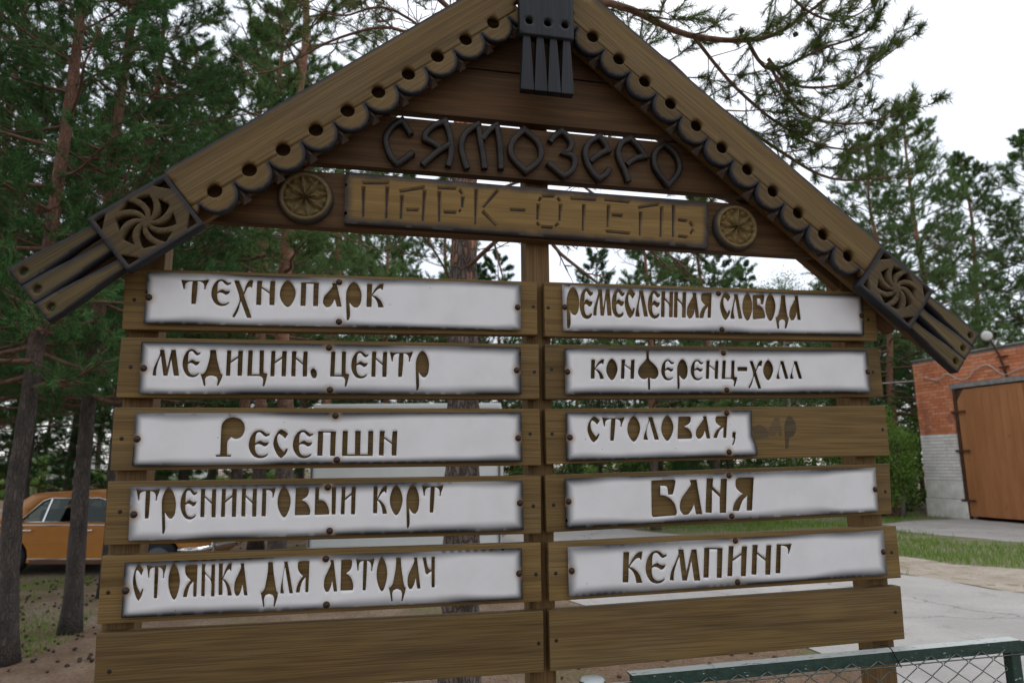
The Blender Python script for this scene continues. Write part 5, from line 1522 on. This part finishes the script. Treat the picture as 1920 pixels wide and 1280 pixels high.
# --- the big pine right behind the sign, its boughs reaching over the gable
MP = on_ground(862, 1302)
mw = wobble(5, 0.008)
def mtr(h):
    return mw(h) * np.array([1, 1, 1]) + np.array([0.0, 0.005 * h, 0])
main = empty('pine_tree', MP, 'big pine with flaking red bark close behind the sign', 'tree')
tm_ = trunk_mesh(mtr, 11.0, 0.150, 30, 130, 0.045, 3, 0.12); tm_.materials.append(M['bark_main'])
link('trunk', tm_, None, main)
mt = Tree(50)
def rel(px, py, dep): return at_depth(px, py, dep) - MP
def tj(z): return mtr(z)
near = [   # (path in photo columns and depth, radius, subs, sub length)
 ([tj(5.3), rel(1100,5,5.0), rel(1290,66,5.1), rel(1430,72,5.2), rel(1520,20,5.3), rel(1600,-40,5.4)], 0.032, 15, 0.50),
 ([rel(1400,74,5.2), rel(1445,130,5.2), rel(1540,92,5.25), rel(1625,60,5.3), rel(1650,8,5.3)], 0.016, 14, 0.36),
 ([rel(1440,110,5.2), rel(1490,160,5.2), rel(1580,158,5.2), rel(1640,120,5.2), rel(1708,70,5.2)], 0.014, 13, 0.34),
 ([rel(1440,118,5.2), rel(1500,210,5.1), rel(1580,232,5.1), rel(1660,222,5.1), rel(1722,196,5.1)], 0.013, 15, 0.34),
 ([rel(1300,68,5.1), rel(1380,165,5.3), rel(1480,245,5.3), rel(1580,280,5.4), rel(1690,262,5.4)], 0.016, 17, 0.42),
 ([tj(4.8), rel(1180,95,5.4), rel(1330,190,5.5), rel(1450,275,5.6), rel(1560,335,5.7), rel(1680,330,5.8)], 0.026, 22, 0.50),
 ([rel(1450,-60,5.0), rel(1500,10,5.0), rel(1570,40,5.1), rel(1640,10,5.1)], 0.014, 10, 0.40),
 ([tj(4.1), rel(1080,200,5.6), rel(1250,330,5.8), rel(1400,385,6.0), rel(1540,400,6.2)], 0.026, 20, 0.46),
 ([tj(5.6), rel(760,-40,4.9), rel(600,-10,5.0), rel(430,-30,5.2)], 0.024, 14, 0.5),
]
for pth, r0, ns, sl in near:
    mt.bough(pth, r0, int(ns * 1.3), sl, 6, 0.95, 0.3 if r0 > 0.02 else 0.05, 0.045, 6, 0.18)
dead = [
 ([tj(3.3), rel(985,415,4.8), rel(1050,475,4.7), rel(1130,540,4.6), rel(1180,600,4.6)], 0.020, 10, 0.35),
 ([tj(3.6), rel(915,380,4.8), rel(928,460,4.75), rel(948,540,4.7)], 0.016, 5, 0.22),
 ([tj(3.9), rel(1120,430,5.2), rel(1230,460,5.3), rel(1300,520,5.3)], 0.016, 14, 0.45),
 ([tj(3.9), rel(1050,330,5.2), rel(1190,440,5.3), rel(1260,510,5.3)], 0.014, 12, 0.40),
 ([tj(5.0), rel(760,60,4.9), rel(640,70,5.0), rel(520,130,5.1), rel(455,140,5.2)], 0.015, 16, 0.45),
 ([tj(5.2), rel(740,20,4.9), rel(640,30,5.0), rel(560,10,5.1)], 0.013, 16, 0.40),
 ([tj(3.0), rel(790,440,5.0), rel(720,470,5.1), rel(640,440,5.2)], 0.010, 6, 0.30),
]
for pth, r0, ns, sl in dead:
    mt.bough(pth, r0, ns, sl, 5, 0.06, 0.15, 0.05, 5, -0.05)
mt.crown(11.0, 5.2, 2.3, 26, 8, 5, 0.06, 0.45, mtr, 0.13, (0, 40), 0.9)
li, cr = mt.meshes(20, 0.064, 0.0042, 0.42)
print('MAIN', len(cr.polygons))
li.materials.append(M['limb']); cr.materials.append(M['needle_near'])
link('limbs', li, None, main); link('crown', cr, None, main)
LV = np.vstack(mt.limb.V)
for px, py, dep in ((1587,165,5.2), (1628,166,5.1), (1493,82,5.2), (1474,64,5.2), (1653,287,5.4), (1379,27,5.1)):
    q = rel(px, py, dep)
    q = LV[np.argmin(((LV - q) ** 2).sum(1))]          # hang each cone from the nearest twig
    o = link('pine_cone', CM, None, main)
    o.location = Vector(q); o.rotation_euler = (RAD(170), 0.3, 0.5); o.scale = (0.95,) * 3

# --- broad-leaved bushes and a leafy tree
M['leaf'] = leaf_mat('bush_leaves', (0.085, 0.17, 0.030), (0.21, 0.33, 0.075), 0.35)
M['leaf_pale'] = leaf_mat('pale_leaves', (0.12, 0.19, 0.07), (0.24, 0.31, 0.14), 0.35)
def bush_mesh(seed, R, H, n, ls):
    r = np.random.default_rng(seed)
    nc = 26
    c = unit(r.normal(0, 1, (nc, 3))) * r.uniform(0.35, 1.0, (nc, 1)) ** 0.5 * np.array([R, R, H / 2]) + np.array([0, 0, H * 0.52])
    k = r.integers(0, nc, n)
    P = c[k] + unit(r.normal(0, 1, (n, 3))) * (r.uniform(0, 1, (n, 1)) ** 0.45) * R * r.uniform(0.25, 0.42, (nc, 1))[k]
    P[:, 2] = np.maximum(P[:, 2], 0.04)
    a = unit(r.normal(0, 1, (n, 3))); b = unit(np.cross(a, r.normal(0, 1, (n, 3))))
    s = ls * r.uniform(0.6, 1.2, (n, 1))
    V = np.stack([P - a * s * 0.5, P + b * s * 0.28, P + a * s * 0.6, P - b * s * 0.28], 1).reshape(-1, 3)
    m = np.arange(n) * 4
    le = np_mesh('crown', V, None, np.stack([m, m + 1, m + 2, m + 3], -1))
    st = Acc()
    for i in range(nc):
        b0 = np.array([r.normal(0, R * 0.12), r.normal(0, R * 0.12), 0])
        st.add(*tube(np.array([b0, b0 * 0.5 + c[i] * 0.5 + r.normal(0, 0.05, 3), c[i]]), [0.02, 0.014, 0.005], 4, False))
    return st.mesh('stems', True), le
BU = [bush_mesh(1, 1.1, 2.6, 6500, 0.085), bush_mesh(2, 1.4, 2.0, 6500, 0.085), bush_mesh(3, 1.0, 3.4, 6500, 0.08)]
for s, l in BU:
    s.materials.append(M['limb']); l.materials.append(M['leaf'])
def bush(pos, k, sc, rz, label, szz=None, group=None):
    o = empty('bush', pos, label, 'bush', group, rz)
    o.scale = (sc, sc, szz or sc)
    link('stems', BU[k][0], None, o); link('crown', BU[k][1], None, o)
for px, dep, k, sc, szz, lb in [
        (1664, 21.5, 2, 0.85, 1.0, 'tall bright green bush against the garage corner'), (1690, 25.0, 0, 1.2, 1.35, 'bright green bush behind the timber post'),
        (1640, 22.0, 1, 0.9, 1.15, 'low green bush left of the timber post'), (1640, 27.0, 0, 1.5, 1.4, 'green bush behind the right post of the sign')]:
    bush(stand(px, dep), k, sc, px * 0.1, lb, szz)
rb2 = np.random.default_rng(9)
for k in range(12):
    px = 1030 + k * 56 + rb2.normal(0, 10)
    bush(stand(px, rb2.uniform(24, 33)), int(rb2.integers(0, 3)), rb2.uniform(1.1, 1.6), rb2.uniform(0, 6), 'bright green bush at the edge of the wood across the drive', rb2.uniform(0.8, 1.3), 'bushes along the wood edge')
for k in range(9):
    px = -40 + k * 72 + rb2.normal(0, 10)
    bush(stand(px, rb2.uniform(30, 40)), int(rb2.integers(0, 3)), rb2.uniform(1.0, 1.5), rb2.uniform(0, 6), 'green undergrowth bush between far trunks behind the car', rb2.uniform(0.5, 0.9), 'undergrowth bushes behind the car')
# leafy birch seen in the gap under the right eave
bt = empty('birch_tree', stand(1490, 26.0), 'pale leafy birch seen in the gap below the right eave', 'tree')
tr_ = trunk_mesh(wobble(8, 0.08), 8.6, 0.09, 12, 24, 0.03, 2); tr_.materials.append(plain('birch_bark', (0.45, 0.43, 0.40), 0.8, 0, 0.35, 7))
link('trunk', tr_, None, bt)
r = np.random.default_rng(19); P_, st = [], Acc()
for i in range(60):
    h = r.uniform(3.0, 8.6); az = r.uniform(0, 6.28); l = (1 - abs(h - 5.2) / 4.2) * 1.9 + 0.3
    e = np.array([math.cos(az) * l, math.sin(az) * l, h + 0.3])
    b0 = np.array([0, 0, h - 0.4])
    st.add(*tube(np.array([b0, (b0 + e) / 2 + [0, 0, 0.15], e]), [0.02, 0.012, 0.004], 3, False))
    for t in np.linspace(0.35, 1, 5):
        P_.append(b0 + (e - b0) * t + r.normal(0, 0.16, (34, 3)))
P_ = np.vstack(P_); n = len(P_); a = unit(r.normal(0, 1, (n, 3))); b = unit(np.cross(a, r.normal(0, 1, (n, 3)))); s = 0.075
V = np.stack([P_ - a * s * 0.5, P_ + b * s * 0.3, P_ + a * s * 0.6, P_ - b * s * 0.3], 1).reshape(-1, 3); m_ = np.arange(n) * 4
lm = np_mesh('crown', V, None, np.stack([m_, m_ + 1, m_ + 2, m_ + 3], -1)); lm.materials.append(M['leaf_pale'])
sm = st.mesh('limbs', True); sm.materials.append(M['limb'])
link('limbs', sm, None, bt); link('crown', lm, None, bt)
# pale far houses glimpsed between the trunks behind the car
for px, dep, w, h, lb in ((95, 75, 5.0, 2.2, 'pale far house glimpsed behind the car roof'), (330, 80, 6.0, 2.2, 'pale far house glimpsed between trunks beyond the car bonnet')):
    p = stand(px, dep)
    hs = empty('far_house', p, lb, 'house', rz=-YAW)
    box('wall', (-w / 2, 0, 0), (w / 2, 5, h), M['panel'], hs, 0.02)
    o = prism('roof', [(-w / 2 - 0.4, h), (w / 2 + 0.4, h), (w / 2 - 0.6, h + 1.3), (-w / 2 + 0.6, h + 1.3)], -0.3, 5.3, M['slate'], hs, 0.02)
    for x in (-w * 0.28, w * 0.1):
        f = box('window', (x, -0.03, 1.0), (x + 1.1, 0.02, 2.2), M['darkedge'], hs)

# ================================================================== CHAIN-LINK FENCE
def peel():
    m, nt, b = new_mat('peeling_green_paint')
    v = OBJ(nt)
    nz = NOISE(nt, SCALED(nt, v, (22, 70, 70)), 1.0, 6, 0.7)
    n2 = NOISE(nt, v, 45.0, 5, 0.7)
    up = N(nt, 'ShaderNodeSeparateXYZ', {0: N(nt, 'ShaderNodeNewGeometry').outputs['Normal']}).outputs[2]
    c = MIX(nt, STEP(nt, n2, 0.3, 0.7), (0.008, 0.026, 0.019), (0.018, 0.052, 0.038))
    thr = STEP(nt, up, 0.2, 0.8, 0.20, -0.06)      # the old pale coat shows where weather reaches the top
    c = MIX(nt, STEP(nt, MATH(nt, 'SUBTRACT', nz, thr), 0.42, 0.46), c, (0.50, 0.54, 0.52))
    c = MIX(nt, STEP(nt, n2, 0.66, 0.72), c, (0.10, 0.045, 0.022))
    put(nt, b.inputs['Base Color'], c)
    b.inputs['Roughness'].default_value = 0.5
    put(nt, b.inputs['Normal'], BUMP(nt, MATH(nt, 'ADD', nz, n2), 0.5, 0.003))
    return m
M['peel'] = peel()
M['wire'] = plain('dull_wire', (0.13, 0.15, 0.14), 0.5, 0.6, 0.3, 60)
fa, fb = at(1186, 1266, -0.10), at(1914, 1199, -0.10)
fe = np.array([3.55, -0.10, fb[2] + 0.02])
fen = empty('chain_link_fence', (fa[0], -0.10, 0), 'low chain-link fence panel with peeling green rail in front of the sign', 'fence')
def fx(p): return Vector(p) - Vector((fa[0], -0.10, 0))
def rail(name, A, B, sec, mat=None):
    """angle-iron bar from A to B; sec = (width back, height down, thickness)"""
    A, B = np.array(A, float), np.array(B, float); w, h, t = sec
    prof = [(0, 0), (w, 0), (w, -t), (t, -t), (t, -h), (0, -h)]
    V = [(P[0], P[1] + a, P[2] + b2) for P in (A, B) for a, b2 in prof]
    Q = [(i, (i + 1) % 6, 6 + (i + 1) % 6, 6 + i) for i in range(6)]
    bm = bmesh.new(); vs = [bm.verts.new(fx(q)) for q in V]
    for q in Q: bm.faces.new([vs[i] for i in q])
    bm.faces.new(vs[:6]); bm.faces.new(vs[6:][::-1])
    bmesh.ops.recalc_face_normals(bm, faces=bm.faces)
    bmesh.ops.subdivide_edges(bm, edges=[e for e in bm.edges if e.calc_length() > 0.5], cuts=40, use_grid_fill=True)
    return link(name, bm_mesh(name, bm), mat or M['peel'], fen)
rail('top_rail', fa, fb, (0.050, 0.038, 0.005))
rail('bottom_rail', (fa[0], -0.10, 0.14), (fb[0], -0.10, 0.14), (0.04, 0.036, 0.005))
for x, z in ((fa[0] + 0.004, fa[2] - 0.006), (fb[0] - 0.044, fb[2] - 0.006)):
    p = box('upright', (x, -0.096, 0.04), (x + 0.04, -0.060, z), M['peel'], fen, 0.003); p.location = fx(p.location)
def pipe_post(px, py, x=None, zt=None):
    p = at(px, py, -0.08) if x is None else np.array([x, -0.08, zt])
    V, T, Q = tube([(p[0], -0.08, 0), (p[0], -0.08, 0.5), (p[0], -0.08, p[2] - 0.01), (p[0], -0.08, p[2])], [0.042, 0.042, 0.042, 0.034], 20)
    link('post', np_mesh('post', V - np.array([fa[0], -0.10, 0]), T, Q, True), M['peel'], fen)
pipe_post(1111, 1270)
pipe_post(0, 0, fb[0] + 0.10, fb[2] + 0.0)
for x0, x1, z in ((fa[0] - 0.09, fa[0] + 0.006, fa[2] - 0.05), (fb[0] - 0.004, fb[0] + 0.07, fb[2] - 0.035)):
    p = box('lug', (x0, -0.092, z - 0.02), (x1, -0.086, z + 0.03), M['peel'], fen, 0.001); p.location = fx(p.location)
# zig-zag wires, one mesh shared, hooked into each other
PW = 0.104; nz_ = 14
zz = []
for k in range(nz_ * 2 + 1):
    zz.append((PW * 0.26 * (1 if k % 2 else -1), 0.0016 * (1 if k % 2 else -1), -0.033 * k))
zp = []
for k in range(len(zz) - 1):
    a, b = np.array(zz[k]), np.array(zz[k + 1])
    for t in (0.06, 0.5, 0.94): zp.append(a + (b - a) * t)
a = Acc(); a.add(*tube(zp, 0.0019, 5)); wm = a.mesh('wire', True); wm.materials.append(M['wire'])
nw = int((fb[0] - fa[0] - 0.02) / (PW / 2))
for k in range(nw):
    x = 0.02 + k * PW / 2
    o = link('wire', wm, None, fen)
    f = x / (fb[0] - fa[0])
    o.location = (x, -0.0045 + (0.0012 if k % 2 else 0), fa[2] + (fb[2] - fa[2]) * f - 0.022)
    o.scale = (1 if k % 2 else -1, 1, 1)
a_ = Acc(); hz = fa[2] - 0.045
a_.add(*tube([(0.0, -0.004, hz), (fb[0] - fa[0], -0.004, hz + fb[2] - fa[2])], 0.0022, 5))
link('tension_wire', a_.mesh('tension_wire', True), M['wire'], fen)
tw = [at(1612, 1216, -0.105), at(1650, 1209, -0.06), at(1668, 1213, -0.104), at(1680, 1232, -0.108), at(1690, 1250, -0.108)]
tube_obj('tie_wire', catmull([np.array(fx(q)) for q in tw], 5), 0.0022, M['screw'], fen, 5)
